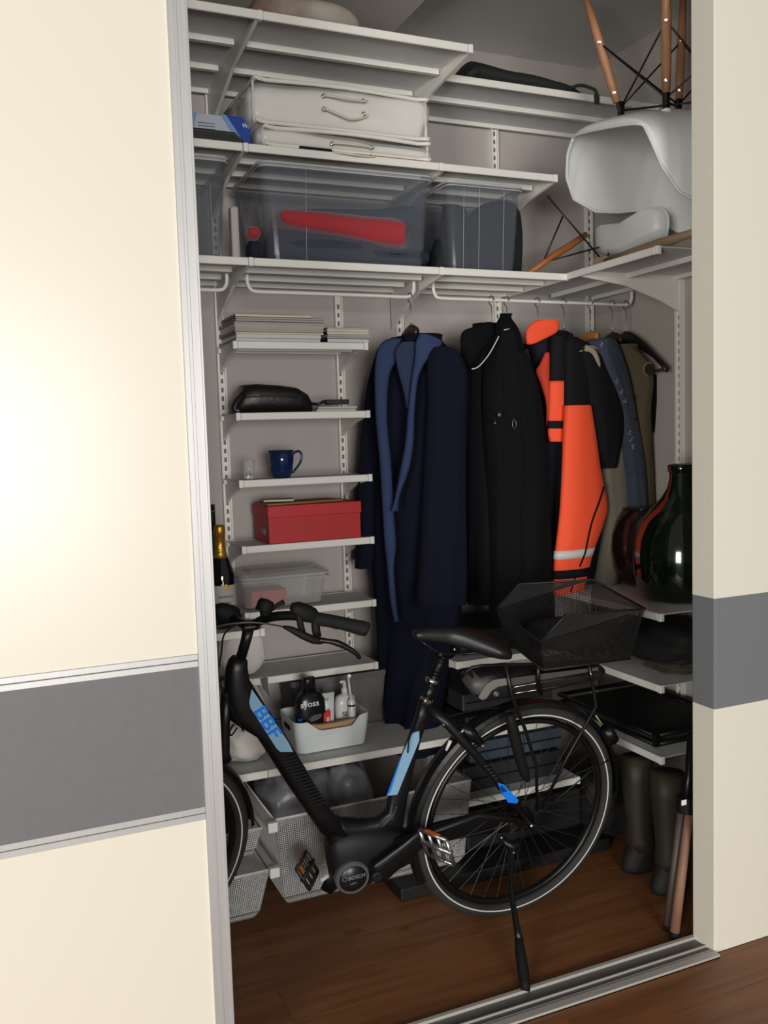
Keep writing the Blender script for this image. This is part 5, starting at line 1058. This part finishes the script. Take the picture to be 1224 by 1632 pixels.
# stem and handlebar
limb([(387, 1003, 405, 1001), (384, 1020, 402, 1014), (377, 1045, 392, 1048)], .015).build('stem', FR, bike, smooth=True)
limb([(384, 1000, 386, 1006), (387, 990, 387, 1004), (396, 990, 396, 1004), (408, 988, 408, 1002), (412, 990, 411, 1000)], .024).build('stem_clamp', FR, bike, smooth=True)
tb('handlebar', [(404, 996, .0), (416, 989, .03), (434, 983, .06), (463, 981, .09), (490, 984, .12), (512, 989, .15), (540, 996, .17)], .0125, BLACK, 16, 3)
tb('handlebar', [(394, 997, 0), (378, 990, -.04), (360, 982, -.10), (338, 975, -.18)], .0125, BLACK, 16, 3)
GR = mat('rubber_grip', (17, 17, 17), .75, spec=.3, bump=.5, bscale=300)
tb('grip', [(503, 986, .14), (508, 987, .15), (530, 990, .17), (556, 996, .195), (576, 1001, .21), (585, 1003, .215), (588, 1004, .217)], [.014, .018, .0165, .0175, .0195, .0185, .012], GR, 20, 3)
tb('grip', [(352, 980, -.12), (338, 974, -.18), (320, 968, -.25)], [.020, .018, .018], GR, 16, 2)
limb([(462, 972, 470, 982), (466, 962, 476, 986), (478, 960, 484, 990), (492, 964, 496, 992), (504, 970, 506, 988), (508, 976, 508, 984)], [.014, .022, .024, .022, .016, .006], .14).build('gear_shifter', MBLACK, bike, smooth=True)
limb([(471, 976, 481, 978), (474, 998, 484, 996), (478, 1012, 488, 1010)], .012, .15).build('brake_clamp', MBLACK, bike, smooth=True)
limb([(496, 985, 508, 984), (497, 1005, 510, 1003), (499, 1014, 512, 1012)], .012, .15).build('brake_clamp', MBLACK, bike, smooth=True)
tb('brake_body', [(452, 999, .14), (464, 1003, .15), (480, 1011, .16), (500, 1020, .165), (515, 1022, .17)], [.004, .008, .0105, .0105, .007], MBLACK, 12, 2)
tb('brake_lever', [(508, 1020, .17), (524, 1022, .175), (538, 1025, .18), (555, 1033, .185), (568, 1042, .19), (573, 1049, .19)], [.008, .0065, .0085, .0075, .006, .0055], BLACK, 12, 3)
bc = Bk(422, 967, .09); MB().lathe([(.020, -.014), (.022, -.010), (.022, .010), (.018, .018), (.001, .021)], bc, 28, ax=(bu*.35+bw*.75-bn*.2)).build('bell', MBLACK, bike, smooth=True)
MB().tube([bc-bw*.01-bn*.01, bc-bw*.025], .012, 12).build('bell_mount', MBLACK, bike, smooth=True); tb('bell_lever', [(432, 972, .09), (442, 964, .09), (453, 959, .09)], [.006, .005, .007], MBLACK, 10, 2)
tb('bell_highlight_band', [(417, 962, .115), (418, 962, .115)], .001, GREYM, 6)
limb([(340, 966, 342, 984), (350, 962, 352, 990), (362, 962, 364, 994), (376, 968, 376, 996), (384, 978, 384, 994)], [.02, .024, .024, .022, .012], -.08).build('display_unit', MBLACK, bike, smooth=True)
tb('left_lever', [(360, 968, -.08), (372, 970, -.08), (381, 975, -.08)], [.009, .010, .006], MBLACK, 10, 2)
# kickstand
k0 = Bk(816, 1352, .07); kf = at(838, 1579, z=.010)
def kk(px, py, t): 
    yy = k0.y+(kf.y-k0.y)*t; return at(px, py, y=yy)
MB().tube([k0, kk(815, 1375, .10), kk(815, 1420, .31), kk(821, 1462, .5), kk(828, 1500, .66)], [.011, .008, .008, .009, .012], 14, sub=2).build('kickstand', BLACK, bike, smooth=True)
MB().tube([kk(826, 1492, .62), kk(829, 1515, .73), kk(834, 1550, .87), kf], [.010, .015, .0165, .0125], 14, sub=2).build('kickstand_foot', MBLACK, bike, smooth=True)
tb('kickstand_mount', [(798, 1336, .06), (816, 1350, .075), (830, 1340, .07)], [.010, .016, .010], BLACK, 12)
tb('kickstand_bolt', [(820, 1357, .085), (814, 1363, .085)], .0055, CHROME, 8); tb('kickstand_bolt', [(799, 1335, .075), (800, 1335, .08)], .005, CHROME, 8)
# carrier basket of black wire mesh
NB, FB = .15, -.14
o = thing('bicycle_basket', (1.72, 2.32, .78), 'black wire mesh basket standing on the bicycle carrier behind the saddle', 'basket', None)
BM = mat('black_basket_wire', (13, 13, 13), .5)
n1, n2, n3, n4, n5 = Bk(862, 1023, NB), Bk(901, 980, NB), Bk(1028, 970, NB), Bk(866, 1068, NB*.8), Bk(1004, 1050, NB*.8)
W_ = bn*(NB-FB)
def far(p, k=1.0): return p-W_*k
f1, f2_, f3, f4, f5 = far(n1), far(n2), far(n3), far(n4, .8), far(n5, .8)
m = MB()
wpanel(m, n4, n5, n3, n1, 60, 20, .0009); wpanel(m, n1, n3, n3, n2, 50, 14, .0009)
wpanel(m, f4, f5, f3, f1, 60, 20, .0009); wpanel(m, f1, f3, f3, f2_, 50, 14, .0009)
wpanel(m, n5, f5, f3, n3, 52, 28, .0009); wpanel(m, n4, f4, f1, n1, 52, 18, .0009); wpanel(m, n4, n5, f5, f4, 50, 50, .0009)
m.build('wire_mesh', BM, o)['kind'] = 'stuff'
MB().tube([n1, n2, n3, f3, f2_, f1, n1, n2], .0034, 8).build('rim', BM, o, smooth=True); MB().tube([n4, n5, f5, f4, n4], .003, 8).build('base_frame', BM, o, smooth=True)
MB().tube([n1, n2], .0014, 6).build('rim_edge', GREYM, o)
heap('black_basket_liner', (n4+n5+f4+f5)/4+Vector((0, 0, .052)), (.115, .115, .045), 'black crumpled cover lying inside the bicycle basket', 'cover', mat('black_cover', (12, 12, 12), .8, bump=.3), .15, 4, 41)
